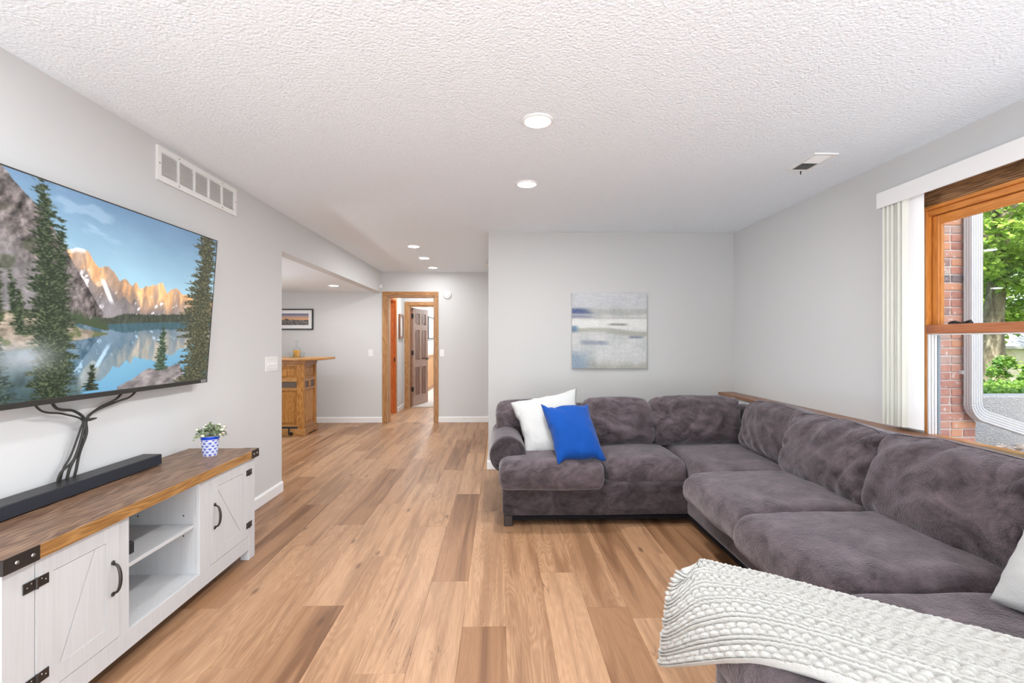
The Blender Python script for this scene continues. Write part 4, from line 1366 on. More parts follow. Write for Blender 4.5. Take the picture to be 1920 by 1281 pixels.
def paint_lake(W, H):
    sx = np.linspace(0, 1, W)[None, :] * np.ones((H, 1))
    sy = np.linspace(0, 1, H)[:, None] * np.ones((1, W))
    ax = sx * 1.79
    def C(*c):
        return np.array(c, float)[None, None, :]
    def blend(img, mask, col):
        m = np.clip(mask, 0, 1)[..., None]
        return img * (1 - m) + col * m
    def sm(a, b, x):
        t_ = np.clip((x - a) / (b - a), 0, 1)
        return t_ * t_ * (3 - 2 * t_)
    ridge_pts = [(0, .42), (.30, .30), (.347, .288), (.368, .276), (.392, .263), (.418, .269), (.438, .319), (.456, .345), (.481, .331), (.508, .348), (.533, .397), (.552, .381), (.579, .415), (.598, .388), (.613, .426),
                 (.640, .405), (.675, .39), (.717, .368), (.730, .40), (.741, .427), (.765, .40), (.786, .386), (.805, .40), (.821, .419), (.862, .426), (.93, .45), (1, .43)]
    def scene(x, y, seed=1):
        a = x * 1.79
        img = np.zeros(x.shape + (3,))
        t_ = np.clip(y / 0.5, 0, 1)[..., None]
        img[:] = C(90, 116, 142) * (1 - t_) + C(146, 182, 196) * t_
        img += (fbm(a * 3, y * 6, 0, 5)[..., None] - 0.5) * 14
        wisp = sm(.55, .75, fbm(a * 4 + y * 9, y * 16 - a * 5, 0, 8)) * sm(.2, .1, np.abs(x - .38)) * sm(.33, .15, y) * 0.18
        img = blend(img, wisp, C(205, 215, 225))
        # far range
        rg = smooth_lerp(x, ridge_pts) + (fbm(a * 40, 0 * y, 0, 3) - .5) * 0.02
        m = sm(-.004, .004, y - rg)
        dep = y - rg
        rock = 96 + 60 * (fbm(a * 26, y * 9, 0, 21, 5) - .4) + 34 * (fbm(a * 60 + y * 30, y * 24, 0, 22) - .5)
        col = rock[..., None] * C(1.0, .96, .98)
        sunl = sm(.20, .0, dep - .06 * (fbm(a * 9, y * 5, 0, 31) - .3)) * (.55 + .75 * sm(.42, .62, fbm(a * 22 + 3, y * 7, 0, 33)))
        sunl *= np.where(x < .62, np.where(dep < .10, 0.75, 0.25), 1.0)
        col = col * (1 - np.clip(sunl, 0, 1)[..., None]) + (C(214, 162, 116) * (.72 + .5 * fbm(a * 30, y * 13, 0, 35)[..., None])) * np.clip(sunl, 0, 1)[..., None]
        snow = sm(.63, .72, fbm(a * 24 + y * 12, y * 22, 0, 41)) * sm(.04, .14, dep) * .8
        snow = np.maximum(snow, sm(.012, .004, np.abs(x - (.47 + (y - .4) * .33))) * sm(.39, .42, y) * sm(.54, .50, y))
        snow = np.maximum(snow, sm(.03, .0, dep) * sm(.03, .015, np.abs(x - .385)))
        col = blend(col, snow, C(222, 222, 226))
        fan = sm(.44, .58, y) * sm(.10, .0, np.abs(x - .515)) * .6
        col = blend(col, fan, C(136, 132, 136))
        img = blend(img, m, col)
        # near slope at the left
        ns = smooth_lerp(x, [(0, -.25), (.175, .0), (.204, .043), (.229, .079), (.256, .101), (.307, .19), (.37, .33), (.43, .47), (.47, .56), (.52, .64), (1, 1.6)]) + (fbm(a * 30, 0 * y, 0, 51) - .5) * .02
        m = sm(-.004, .006, y - ns)
        d = y - ns
        rock = 84 + 120 * (fbm(a * 18 - y * 8, y * 30 + a * 22, 0, 53, 5) - .5) + 70 * (fbm(a * 70, y * 60, 0, 54, 3) - .5)
        col = rock[..., None] * C(1.03, .96, .95)
        scree = sm(.16, .36, d + .12 * (fbm(a * 7, y * 7, 0, 57) - .5))
        col = blend(col, scree * .75, (118 + 46 * (fbm(a * 40, y * 34, 0, 58) - .5))[..., None] * C(1.0, .98, 1.0))
        grn = sm(.52, .66, fbm(a * 11, y * 13, 0, 59)) * sm(.08, .2, d)
        col = blend(col, grn * .75, (66 + 40 * (fbm(a * 60, y * 50, 0, 60) - .5))[..., None] * C(.95, 1.0, .80))
        img = blend(img, m, col)
        # forest belt by the far shore
        fb = smooth_lerp(x, [(0, 9), (.44, 9), (.45, .60), (.5, .605), (.563, .572), (.70, .565), (.876, .541), (1, .53)]) + (fbm(a * 90, 0 * y, 0, 61) - .5) * .012
        img = blend(img, sm(-.003, .006, y - fb), (62 + 34 * (fbm(a * 70, y * 40, 0, 62) - .5))[..., None] * C(.92, 1.0, .86))
        return img
    img = scene(sx, sy)
    # lake
    shore = smooth_lerp(sx, [(0, .66), (.5, .635), (.65, .617), (.86, .597), (1, .59)])
    refl = scene(sx + (fbm(ax * 6, sy * 60, 0, 70) - .5) * .006, 2 * shore - sy, 2)
    refl = refl * .62 + C(50, 100, 132) * .40
    low = np.clip((sy - .62) / .35, 0, 1)[..., None]
    refl = refl * (1 - .25 * low) + C(72, 132, 168) * (.25 * low)
    img = blend(img, sm(-.002, .004, sy - shore), refl)
    # left bank
    up = smooth_lerp(sx, [(0, .56), (.2, .60), (.3, .58), (.411, .665), (.499, .684), (.508, .69), (.52, 2), (1, 2)])
    dn = smooth_lerp(sx, [(0, .80), (.25, .77), (.33, .745), (.411, .722), (.499, .694), (.508, .69), (.52, 0), (1, 0)])
    bank = sm(-.004, .004, sy - up) * sm(-.004, .004, dn - sy)
    bc = (118 + 90 * (fbm(ax * 30, sy * 50, 0, 75, 4) - .5))[..., None] * C(1.04, .96, .86)
    bc = blend(bc, sm(.5, .62, fbm(ax * 18, sy * 26, 0, 76)), C(82, 88, 62))
    img = blend(img, bank, bc)
    # forest on the bank: small spires
    for i, x in enumerate(np.linspace(.365, .50, 24)):
        hgt = .035 + .035 * ((i * 37) % 10) / 10
        base = .62 + (x - .365) * .35
        wq = .0055 * np.clip((sy - (base - hgt)) / hgt, 0, 1)
        img = blend(img, sm(.002, -.001, np.abs(sx - x) - wq) * (sy < base + .004) * (sy > base - hgt), C(56, 66, 48))
    # lower left: dark water, far bushes and a pale patch
    ll = sm(.015, -.015, sx - smooth_lerp(sy, [(.7, .0), (.76, .30), (.9, .41), (1, .43)])) * sm(.74, .80, sy)
    img = blend(img, ll * .9, (70 + 60 * (fbm(ax * 22, sy * 22, 0, 80, 4) - .5))[..., None] * C(.80, 1.0, 1.02))
    def conifer(img, cx0, cx1, top, bot, w0, w1, seed, dark=(36, 44, 33), lightc=(94, 102, 76), freq=22):
        t_ = (sy - top) / (bot - top)
        cx = cx0 + (cx1 - cx0) * t_
        tier = (t_ * freq + 1.5 * (vnoise(t_ * 9, np.sign(sx - cx) * 3 + 7, 0, seed) - .5)) % 1.0
        wd = (w0 + (w1 - w0) * np.clip(t_, 0, 1) ** .8) * (.55 + .55 * tier) * (.65 + .7 * vnoise(t_ * freq * .9, np.sign(sx - cx) * 2 + 5, 0, seed + 1))
        rag = (fbm(ax * 34, sy * 120 + np.abs(sx - cx) * 60, 0, seed + 2, 3) - .5)
        m = sm(.006, -.006, np.abs(sx - cx) - wd + rag * .055 * (.30 + w1 * 8)) * (t_ > 0) * (t_ < 1)
        hole = sm(.56, .66, fbm(ax * 42, sy * 120 + np.abs(sx - cx) * 60, 0, seed + 5, 3)) * sm(.25, .9, np.abs(sx - cx) / (wd + .004))
        m = m * (1 - .55 * hole)
        tex = fbm(ax * 90, sy * 200 + np.abs(sx - cx) * 90, 0, seed + 3, 3)
        col = C(*dark) + (C(*lightc) - C(*dark)) * (sm(.40, .95, tex)[..., None])
        return blend(img, m, col)
    img = conifer(img, .33, .355, .15, .92, .006, .055, 130)
    img = conifer(img, .272, .345, -.02, 1.06, .012, .082, 100)
    img = conifer(img, .21, .23, .42, .62, .003, .018, 140, freq=10)
    img = conifer(img, .185, .19, .40, .66, .003, .02, 150, freq=10)
    img = conifer(img, .235, .245, .50, .70, .003, .022, 160, freq=10)
    img = conifer(img, .18, .20, .70, 1.1, .02, .07, 170, (40, 50, 46), (88, 104, 96))
    pale_patch = np.exp(-(((sx - .255) / .085) ** 2 + ((sy - .80) / .07) ** 2)) * .55 * (.6 + .8 * fbm(ax * 5, sy * 6, 0, 90))  # soft pale patch low on the left of the picture
    img = blend(img, pale_patch, C(172, 176, 184))
    # boulders at the lower right
    rk = smooth_lerp(sx, [(0, 2), (.545, 2), (.553, .982), (.60, .955), (.633, .93), (.66, .90), (.685, .89), (.71, .90), (.76, .895), (.829, .875), (.86, .95), (.9, .96), (1, .97)])
    img = blend(img, sm(-.003, .004, sy - rk - .01 * (fbm(ax * 20, sy * 20, 0, 95) - .5)), (112 + 96 * (fbm(ax * 16 + sy * 8, sy * 34, 0, 96, 5) - .5))[..., None] * C(1.02, .97, .98))
    img = conifer(img, .735, .738, .625, .91, .003, .033, 200, (44, 58, 46), (96, 112, 86), 12)
    img = conifer(img, .457, .459, .842, .985, .002, .026, 210, (32, 38, 30), (78, 84, 62), 8)
    img = conifer(img, .945, .935, -.25, 1.05, .04, .125, 220, (50, 54, 42), (120, 114, 86), 26)
    return img
NP_ = 420
sw, sh_ = 560, 330
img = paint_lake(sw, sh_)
scr = vcol('screen_glow', 0.22, 0.47, 0.25)
P00, P10, P01 = tvp(TY0 + 0.008, 0.994, 0.0), tvp(TY1 - 0.006, 0.994, 0.0), tvp(TY0 + 0.008, 0.026, 0.0)
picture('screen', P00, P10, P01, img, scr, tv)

# cables below the television
cb = thing('cable_bundle', (-1.84, 2.1, STOP), 'black cables tied together hanging below the television to the console', 'cables')
def spline(pts, n=8):
    P = [Vector(p) for p in pts]
    out = []
    for i in range(len(P) - 1):
        p0, p1, p2, p3 = P[max(i - 1, 0)], P[i], P[i + 1], P[min(i + 2, len(P) - 1)]
        for k in range(n):
            s = k / n
            out.append(0.5 * ((2 * p1) + (-p0 + p2) * s + (2 * p0 - 5 * p1 + 4 * p2 - p3) * s * s + (-p0 + 3 * p1 - 3 * p2 + p3) * s ** 3))
    out.append(P[-1])
    return out
CB = [
    [(-1.825, 1.90, 1.10), (-1.835, 1.965, 1.015), (-1.84, 2.07, 0.985), (-1.842, 2.165, 0.945), (-1.842, 2.155, 0.90), (-1.842, 2.11, 0.80), (-1.845, 2.075, 0.745), (-1.86, 2.07, 0.65)],
    [(-1.825, 1.98, 1.11), (-1.835, 2.03, 1.018), (-1.838, 2.12, 0.99), (-1.838, 2.172, 0.945), (-1.836, 2.16, 0.88), (-1.836, 2.13, 0.80), (-1.84, 2.10, 0.74), (-1.86, 2.10, 0.65)],
    [(-1.825, 2.42, 1.10), (-1.832, 2.35, 1.02), (-1.838, 2.25, 0.985), (-1.838, 2.185, 0.945), (-1.84, 2.185, 0.88), (-1.84, 2.15, 0.80), (-1.842, 2.135, 0.73), (-1.86, 2.13, 0.65)],
    [(-1.825, 2.52, 1.10), (-1.832, 2.44, 1.022), (-1.836, 2.36, 1.003), (-1.836, 2.23, 0.975), (-1.834, 2.18, 0.945), (-1.834, 2.17, 0.86), (-1.838, 2.115, 0.775), (-1.842, 2.06, 0.735), (-1.86, 2.055, 0.65)]]
for i, p in enumerate(CB):
    MB().tube(spline(p), (0.0042, 0.0058, 0.0055, 0.005)[i], 8).obj('cable', M['rubber'], cb, smooth=True)
MB().tube([(-1.825, 2.16, 0.943), (-1.827, 2.19, 0.942), (-1.82, 2.215, 0.944)], [0.006, 0.007, 0.003], 8).obj('zip_tie', M['rubber'], cb)

# ------------------------------------------------------------------ potted plant
px_, py_ = -1.642, 2.765
pp = thing('potted_plant', (px_, py_, STOP), 'small flowering plant in a blue and white patterned pot on the console', 'plant')
def pot_surface(name, prof, n, img, mat):
    m_ = len(prof)
    V = []
    for r, h_ in prof:
        for k in range(n):
            a = 2 * math.pi * k / n
            V.append((px_ + r * math.cos(a), py_ + r * math.sin(a), STOP + h_))
    idx = np.arange(m_ * n).reshape(m_, n)
    nx = np.roll(idx, -1, 1)
    F = np.stack([idx[:-1], nx[:-1], nx[1:], idx[1:]], -1).reshape(-1, 4)
    o = grid_obj(name, V, F, mat, pp)
    set_col(o, img.reshape(-1, 3))
    return o
n = 168
hs_ = np.linspace(0.0, 0.112, 96)
prof = [(0.036 + 0.012 * (h_ / 0.112), h_) for h_ in hs_]
A = np.linspace(0, 1, n, endpoint=False)[None, :] * np.ones((96, 1))
Hh = hs_[:, None] * np.ones((1, n))
img = np.zeros((96, n, 3)) + np.array([226, 232, 246.0])
rowh = 0.0165
for r in range(-1, 6):
    for par in (0,):
        rr = (Hh - r * rowh)
        ph = ((A * 9 + 0.5 * (r % 2)) % 1.0) - 0.5
        dx = ph * 2 * math.pi * 0.042 / 9
        dist = np.sqrt(dx ** 2 + rr ** 2)
        ok = (rr > -0.001)
        for d0, wd, cc in ((0.0148, 0.0012, (120, 130, 200)), (0.0115, 0.0012, (150, 160, 216)), (0.007, 0.0026, (58, 78, 190)), (0.002, 0.002, (52, 70, 180))):
            m_ = ok & (np.abs(dist - d0) < wd) & (rr > np.abs(dx) * 0.6)
            img[m_] = cc
img[Hh > 0.091] = (226, 232, 246)
img[Hh > 0.0935] = (20, 66, 196)
img[Hh > 0.110] = (196, 214, 240)
pot_surface('pot', [(0.030, 0.0)] + prof + [(0.0485, 0.1125), (0.0455, 0.112), (0.044, 0.10)], n, np.concatenate([img[:1], img, img[-1:], img[-1:] * 0 + 225, img[-1:] * 0 + 225]), vcol('glazed_ceramic', 0.15, 0, 0.5))
MB().lathe((px_, py_, STOP), [(0.0445, 0.098), (0.001, 0.101)], 20).obj('soil', paint('potting_soil', rgb(66, 54, 40), 0.95, 0.1, 0.5, 80), pp)
rgp = random.Random(5)
stems = MB()
tips = []
for i in range(46):
    a = rgp.uniform(0, 6.283)
    rad = rgp.uniform(0.01, 0.085)
    top = Vector((px_ + rad * math.cos(a), py_ + rad * math.sin(a) * 1.0, STOP + 0.175 - 0.0 - rad * rad * 7 + rgp.uniform(-0.02, 0.01)))
    b = Vector((px_ + rad * 0.3 * math.cos(a), py_ + rad * 0.3 * math.sin(a), STOP + 0.10))
    mid = (b + top) / 2 + Vector((0, 0, 0.02))
    stems.tube([b, mid, top], 0.0011, 5)
    tips += [(b, mid, top)]
gm = leaf_mat('succulent_leaf', rgb(96, 116, 84), rgb(176, 186, 150), 0.15)
stems.obj('stems', gm, pp)
pts = []
for b, m_, t_ in tips:
    for k in range(9):
        s = rgp.uniform(0.35, 1.05)
        q = b.lerp(m_, s * 2) if s < 0.5 else m_.lerp(t_, s * 2 - 1)
        pts.append(q + Vector((rgp.uniform(-1, 1), rgp.uniform(-1, 1), rgp.uniform(-1, 1))) * 0.009)
o = leaves('foliage', np.array([tuple(p) for p in pts]), 0.017, gm, pp, 77, 0.8)
o['kind'] = 'stuff'
fm = paint('cream_blossom', rgb(236, 234, 212), 0.7, 0.2, 0.4, 200, 0.05)
pm = paint('pink_blossom', rgb(226, 200, 186), 0.7, 0.2, 0.4, 200, 0.05)
for i in range(16):
    b, m_, t_ = tips[i * 2]
    c = t_ + Vector((0.006, -0.006, 0.003))
    r = rgp.uniform(0.006, 0.0095)
    fb = MB()
    for k in range(7):
        a = k * 2.4
        d = Vector((math.cos(a), math.sin(a), 0.3 + 0.1 * k)) * r * 0.55
        fb.lathe(c + d, [(0.001, -r * 0.6), (r * 0.55, -r * 0.25), (r * 0.6, r * 0.15), (r * 0.3, r * 0.5), (0.001, r * 0.55)], 7)
    fb.obj('flower', pm if i % 6 == 5 else fm, pp, smooth=True)

# ------------------------------------------------------------------ oak bar
BX, BY = -2.675, 6.62
bar = thing('home_bar', (-3.2, 6.9, 0), 'honey oak home bar with panelled front and tiled insets behind the left wall', 'bar')
ob, obx = M['oak_bar'], M['oak_bar_x']
MB().box(-4.2, BX - 0.02, BY + 0.03, 7.08, 0.0, 1.03).obj('carcass', ob, bar)
tp = MB().prism([(-4.3, BY - 0.10), (BX - 0.02, BY - 0.10), (BX + 0.06, BY - 0.02), (BX + 0.235, BY + 0.12), (BX + 0.235, 7.2), (-4.3, 7.2)], 2, 1.03, 1.066)
tp.obj('bar_top', obx, bar, bevel=0.008, seg=2)
MB().box(-4.2, BX + 0.012, BY - 0.012, BY + 0.05, 0.985, 1.03).obj('cornice', obx, bar, bevel=0.006)
MB().box(BX - 0.05, BX + 0.012, BY + 0.05, 7.09, 0.985, 1.03).obj('cornice', M['oak_trim_y'], bar, bevel=0.006)
# front frame: posts and rails
MB().box(BX - 0.095, BX, BY, BY + 0.05, 0.10, 0.985).obj('corner_post', ob, bar, bevel=0.003)
MB().box(BX - 0.05, BX, 7.02, 7.085, 0.10, 0.985).obj('end_post', ob, bar, bevel=0.003)
for (z0, z1) in ((0.955, 0.985), (0.74, 0.785), (0.62, 0.655), (0.10, 0.145)):
    MB().box(-4.2, BX - 0.095, BY + 0.004, BY + 0.05, z0, z1).obj('front_rail', obx, bar, bevel=0.002)
    MB().box(BX - 0.05, BX - 0.004, BY + 0.05, 7.02, z0, z1).obj('end_rail', M['oak_trim_y'], bar, bevel=0.002)
tile = paint('slate_tile', rgb(104, 92, 84), 0.5, 0.4, 0.3, 60, 0.2)
ends = [(BY + 0.05, 7.02)]
for i in range(3):
    a, b = BX - 0.095 - 0.48 * (i + 1) + 0.06, BX - 0.095 - 0.48 * i
    MB().box(a - 0.06, a, BY + 0.004, BY + 0.05, 0.145, 0.955).obj('front_stile', ob, bar, bevel=0.002)
    for (z0, z1) in ((0.785, 0.955), (0.145, 0.62)):
        p = MB().box(a, b, BY + 0.02, BY + 0.034, z0, z1).obj('panel', ob, bar)
        MB().box(a + 0.03, b - 0.03, BY + 0.010, BY + 0.022, z0 + 0.03, z1 - 0.03).obj('raised_field', ob, p, bevel=0.006)
    MB().box(a, b, BY + 0.012, BY + 0.03, 0.655, 0.74).obj('tile', tile, bar, bevel=0.002)
for (z0, z1) in ((0.785, 0.955), (0.145, 0.62)):
    p = MB().box(BX - 0.034, BX - 0.02, BY + 0.05, 7.02, z0, z1).obj('panel', ob, bar)
    MB().box(BX - 0.022, BX - 0.010, BY + 0.09, 6.98, z0 + 0.03, z1 - 0.03).obj('raised_field', ob, p, bevel=0.006)
ymid = (BY + 0.05 + 7.02) / 2
MB().box(BX - 0.05, BX - 0.006, ymid - 0.03, ymid + 0.03, 0.655, 0.74).obj('tile_divider', ob, bar)
for a, b in ((BY + 0.05, ymid - 0.03), (ymid + 0.03, 7.02)):
    MB().box(BX - 0.03, BX - 0.014, a, b, 0.655, 0.74).obj('tile', tile, bar, bevel=0.002)
MB().box(-4.2, BX + 0.02, BY - 0.018, BY + 0.02, 0.0, 0.10).obj('plinth', obx, bar, bevel=0.004)
pl = [(BY + 0.02, 0.0), (BY + 0.10, 0.0), (BY + 0.13, 0.022), (BY + 0.36, 0.022), (BY + 0.40, 0.0), (7.10, 0.0), (7.10, 0.10), (BY + 0.02, 0.10)]
MB().prism(pl, 0, BX - 0.01, BX + 0.02).obj('plinth', M['oak_trim_y'], bar)
MB().box(-4.15, BX - 0.045, BY - 0.10, BY - 0.075, 0.118, 0.143).obj('foot_rail', M['black'], bar, bevel=0.004)
for x in (BX - 0.16, BX - 0.9):
    bk_ = MB().tube([(x, BY - 0.088, 0.12), (x, BY - 0.088, 0.045), (x, BY - 0.07, 0.035), (x, BY - 0.018, 0.035)], 0.012, 8)
    bk_.lathe((x, BY - 0.018, 0.035), [(0.024, -0.006), (0.024, 0.0)], 12, 1)
    bk_.obj('rail_bracket', M['black'], bar)
# decanter and tumblers
dz_ = 1.066
dc = thing('decanter', (-2.80, 6.70, dz_), 'clear glass decanter half full of amber liquor on the bar', 'decanter')
s_ = 0.048
MB().prism([(-s_, -s_), (s_, -s_), (s_, s_), (-s_, s_)], 2, 0, 0.135).xf(Matrix.Translation((-2.80, 6.70, dz_))).obj('bottle', M['crystal'], dc, bevel=0.012, seg=2)
MB().lathe((-2.80, 6.70, dz_ + 0.135), [(0.040, -0.004), (0.026, 0.014), (0.016, 0.026), (0.015, 0.05), (0.021, 0.055)], 16).obj('neck', M['crystal'], dc, smooth=True)
MB().box(-2.80 - 0.040, -2.80 + 0.040, 6.66, 6.74, dz_ + 0.010, dz_ + 0.105).obj('liquor', M['whisky'], dc, bevel=0.010, seg=2)
MB().lathe((-2.80, 6.70, dz_ + 0.19), [(0.012, 0.0), (0.014, 0.012), (0.026, 0.02), (0.028, 0.04), (0.018, 0.052), (0.001, 0.055)], 12).obj('stopper', M['crystal'], dc, smooth=False)
for x, y, lb in ((-2.715, 6.66, 'clear glass tumbler on the bar right of the decanter'), (-2.815, 6.585, 'clear glass tumbler on the bar in front of the decanter')):
    tg_ = thing('tumbler', (x, y, dz_), lb, 'glass', 'tumblers on the bar')
    MB().lathe((x, y, dz_), [(0.031, 0.0), (0.034, 0.004), (0.039, 0.075), (0.0365, 0.075), (0.032, 0.014), (0.001, 0.012)], 18).obj('glass', M['crystal'], tg_, smooth=True)

# skyline print over the bar
def skyline(W, H):
    x = np.linspace(0, 1, W)[None, :] * np.ones((H, 1))
    y = np.linspace(0, 1, H)[:, None] * np.ones((1, W))
    top, mid, low = np.array([92, 108, 150.0]), np.array([190, 160, 148.0]), np.array([226, 170, 120.0])
    t1 = np.clip(y / .28, 0, 1)[..., None]; t2 = np.clip((y - .28) / .25, 0, 1)[..., None]
    im = (top * (1 - t1) + mid * t1) * (1 - t2) + low * t2
    for k in range(60):
        a = vnoise(k * 7.3, 1.1, 0, 2) ; wv_ = .012 + .02 * vnoise(k * 3.1, 5, 0, 3)
        h_ = .50 - .34 * vnoise(k * 2.7, 9, 0, 4) * np.exp(-((a - .42) / .2) ** 2) + .12 * vnoise(k, 2, 0, 6)
        m = (np.abs(x - a) < wv_) & (y > h_)
        sh2 = 60 + 120 * vnoise(k * 5.1, 4, 0, 5)
        im[m] = np.array([1.0, .9, .8]) * sh2
    tex = fbm(x * 70, y * 40, 0, 9, 3)
    g_ = (y > .60)
    im[g_] = (np.array([86, 82, 80.0]) + (tex[..., None] - .4) * 190)[g_]
    return im
framed('skyline_print', 'black framed city skyline print with white mat over the bar', 'picture', 1, YF, -4.15, -2.955, 1.476, 1.806, 0.018, 0.03, M['black'], skyline(200, 60), M['print'], 0.055)

# ------------------------------------------------------------------ abstract canvas
def abstract(n):
    x = np.linspace(0, 1, n)[None, :] * np.ones((n, 1))
    y = np.linspace(0, 1, n)[:, None] * np.ones((1, n))
    def sm(a, b, v_):
        t_ = np.clip((v_ - a) / (b - a), 0, 1)
        return t_ * t_ * (3 - 2 * t_)
    def bl(im, m, c):
        m = np.clip(m, 0, 1)[..., None]
        return im * (1 - m) + np.array(c, float) * m
    h_ = fbm(x * 3, y * 22, 0, 3, 4)
    v_ = fbm(x * 14, y * 2.4, 0, 4, 4)
    im = np.zeros((n, n, 3)) + np.array([206, 208, 208.0])
    im = bl(im, sm(.35, .7, v_) * .8, (192, 196, 196))
    im = bl(im, sm(.4, .75, fbm(x * 5, y * 4, 0, 6)) * .6, (222, 222, 220))
    im = bl(im, sm(.24, .18, y + .06 * (v_ - .5)) * .6, (204, 206, 212))
    im = bl(im, sm(.05, .0, np.abs(y - .255) - .03 * h_) * (.45 + .2 * v_), (170, 172, 166))
    im = bl(im, sm(.045, .0, np.abs(y - .24) - .012) * sm(.34, .12, x + .2 * (h_ - .5)) * 1.0, (96, 108, 146))
    im = bl(im, sm(.03, .0, np.abs(y - .315) - .004) * sm(.4, .1, x) * .8, (112, 118, 150))
    im = bl(im, sm(.08, .0, np.abs(y - .41) - .035 + .05 * (h_ - .5)) * .95, (232, 232, 229))
    im = bl(im, sm(.35, .33, y) * sm(.31, .34, y) * .7, (172, 172, 164))
    im = bl(im, sm(.02, .0, np.abs(y - .415 - .02 * (x - .5)) - .004) * sm(.45, .55, x) * sm(.78, .68, x), (156, 158, 156))
    im = bl(im, sm(.035, .0, np.abs(y - .515 + .03 * np.sin(x * 5)) - .014 + .05 * (h_ - .5)) * .75, (172, 172, 160))
    im = bl(im, sm(.04, .0, np.abs(y - .475) - .018) * sm(.12, .03, x), (120, 146, 172))
    im = bl(im, sm(.02, .0, np.abs(y - .585) - .008) * sm(.72, .8, x) * sm(1.0, .9, x), (146, 154, 164))
    im = bl(im, sm(.03, .0, np.abs(y - .65 - .03 * x) - .012) * sm(.08, .16, x) * sm(.55, .4, x) * .8, (150, 158, 172))
    im = bl(im, sm(.72, .86, y + .1 * (v_ - .5)) * sm(.34, .08, x + .2 * (fbm(x * 6, y * 6, 0, 8) - .5)) * .85, (138, 156, 174))
    im = bl(im, sm(.86, .99, y + .12 * (v_ - .5)) * sm(.12, .3, x) * .65, (164, 162, 148))
    im += (fbm(x * 60, y * 60, 0, 12, 3)[..., None] - .5) * 22 + (fbm(x * 8, y * 90, 0, 13, 3)[..., None] - .5) * 16
    return im * 0.93
ca = thing('abstract_canvas', (1.108, YA, 1.018), 'square grey and white abstract seascape canvas on the grey wall', 'painting')
MB().box(0.728, 1.488, YA - 0.036, YA - 0.004, 1.018, 1.780).obj('stretcher', paint('canvas_side', rgb(190, 190, 186), 0.8, 0.2, 0.3, 200), ca, bevel=0.002)
picture('painted_face', (0.728, YA - 0.0365, 1.780), (1.488, YA - 0.0365, 1.780), (0.728, YA - 0.0365, 1.018), abstract(190), vcol('canvas_paint', 0.7, 0, 0.2, 0.5), ca)

# ------------------------------------------------------------------ sectional sofa
def rounded_grid(half, r, n):
    """points and faces of a subdivided rounded box; returns verts, outward directions, faces"""
    hx, hy, hz = half
    pts, faces, key = [], [], {}
    def vid(p):
        k = tuple(np.round(p, 6))
        if k not in key:
            key[k] = len(pts)
            pts.append(p)
        return key[k]
    for ax in range(3):
        for s in (-1, 1):
            o = [i for i in range(3) if i != ax]
            na, nb = n[o[0]], n[o[1]]
            ids = np.zeros((na + 1, nb + 1), int)
            for i in range(na + 1):
                for j in range(nb + 1):
                    p = [0, 0, 0]
                    p[ax] = s * half[ax]
                    p[o[0]] = half[o[0]] * math.sin(math.pi / 2 * (2 * i / na - 1)) * .45 + half[o[0]] * (2 * i / na - 1) * .55
                    p[o[1]] = half[o[1]] * math.sin(math.pi / 2 * (2 * j / nb - 1)) * .45 + half[o[1]] * (2 * j / nb - 1) * .55
                    ids[i, j] = vid(tuple(p))
            for i in range(na):
                for j in range(nb):
                    q = (ids[i, j], ids[i + 1, j], ids[i + 1, j + 1], ids[i, j + 1])
                    flip = (s > 0) == (ax == 1)
                    faces.append(q[::-1] if flip else q)
    P = np.array(pts)
    H = np.array(half)
    rr = np.array(r) if np.ndim(r) else np.full(3, r)
    inner = np.clip(P, -(H - rr), H - rr)
    d = (P - inner) / rr
    ln = np.linalg.norm(d, axis=1, keepdims=True)
    ln[ln == 0] = 1
    d = d / ln
    return inner + d * rr, d, np.array(faces)

def cushion(name, c, size, r, parent, mat, rot=None, crown=0.03, noise=0.010, seed=0, res=0.028, shape=None, wrinkle=0.0, wdir=(1, 0, 0)):
    half = [s / 2 for s in size]
    n = [max(6, int(s / res)) for s in size]
    P, D, F = rounded_grid(half, r, n)
    u, v_ = P[:, 0] / half[0], P[:, 1] / half[1]
    if crown:
        P[:, 2] += crown * (1 - u ** 2) * (1 - v_ ** 2) * np.sign(P[:, 2]) * (P[:, 2] > 0)
    if shape:
        P = shape(P, half)
    nz = (fbm(P[:, 0] * 4 + seed * 3.1, P[:, 1] * 4, P[:, 2] * 4, seed, 4) - 0.5) * 2
    P = P + D * (noise * nz)[:, None]
    if wrinkle:
        wd = np.array(wdir, float)
        s = P @ wd
        q = fbm(s * 11 + 2.8 * fbm(P[:, 0] * 3, P[:, 1] * 3, P[:, 2] * 3, seed + 5), P[:, 0] * 2.2 + seed, P[:, 1] * 2.2 + P[:, 2] * 2.2, seed + 9, 2)
        edge = np.clip(np.maximum(np.abs(u), np.abs(v_)) * 1.7 - 0.5, 0.15, 1)
        P = P - D * (wrinkle * np.clip(1 - np.abs(2 * q - 1) * 5.5, -0.5, 1) * edge)[:, None]
    m = rot if rot is not None else Matrix.Identity(3)
    R = np.array(m)
    V = P @ R.T + np.array(c)
    o = grid_obj(name, V, F, mat, parent)
    LAST[:] = [V, D, P, R]
    return o
LAST = []

def rotx(d): return Matrix.Rotation(math.radians(d), 3, 'X')
def roty(d): return Matrix.Rotation(math.radians(d), 3, 'Y')
def rotz(d): return Matrix.Rotation(math.radians(d), 3, 'Z')

so = thing('sectional_sofa', (1.3, 3.2, 0), 'large charcoal brown suede sectional sofa in the corner under the window', 'sofa')
SU, SC = M['suede'], M['suede_cushion']
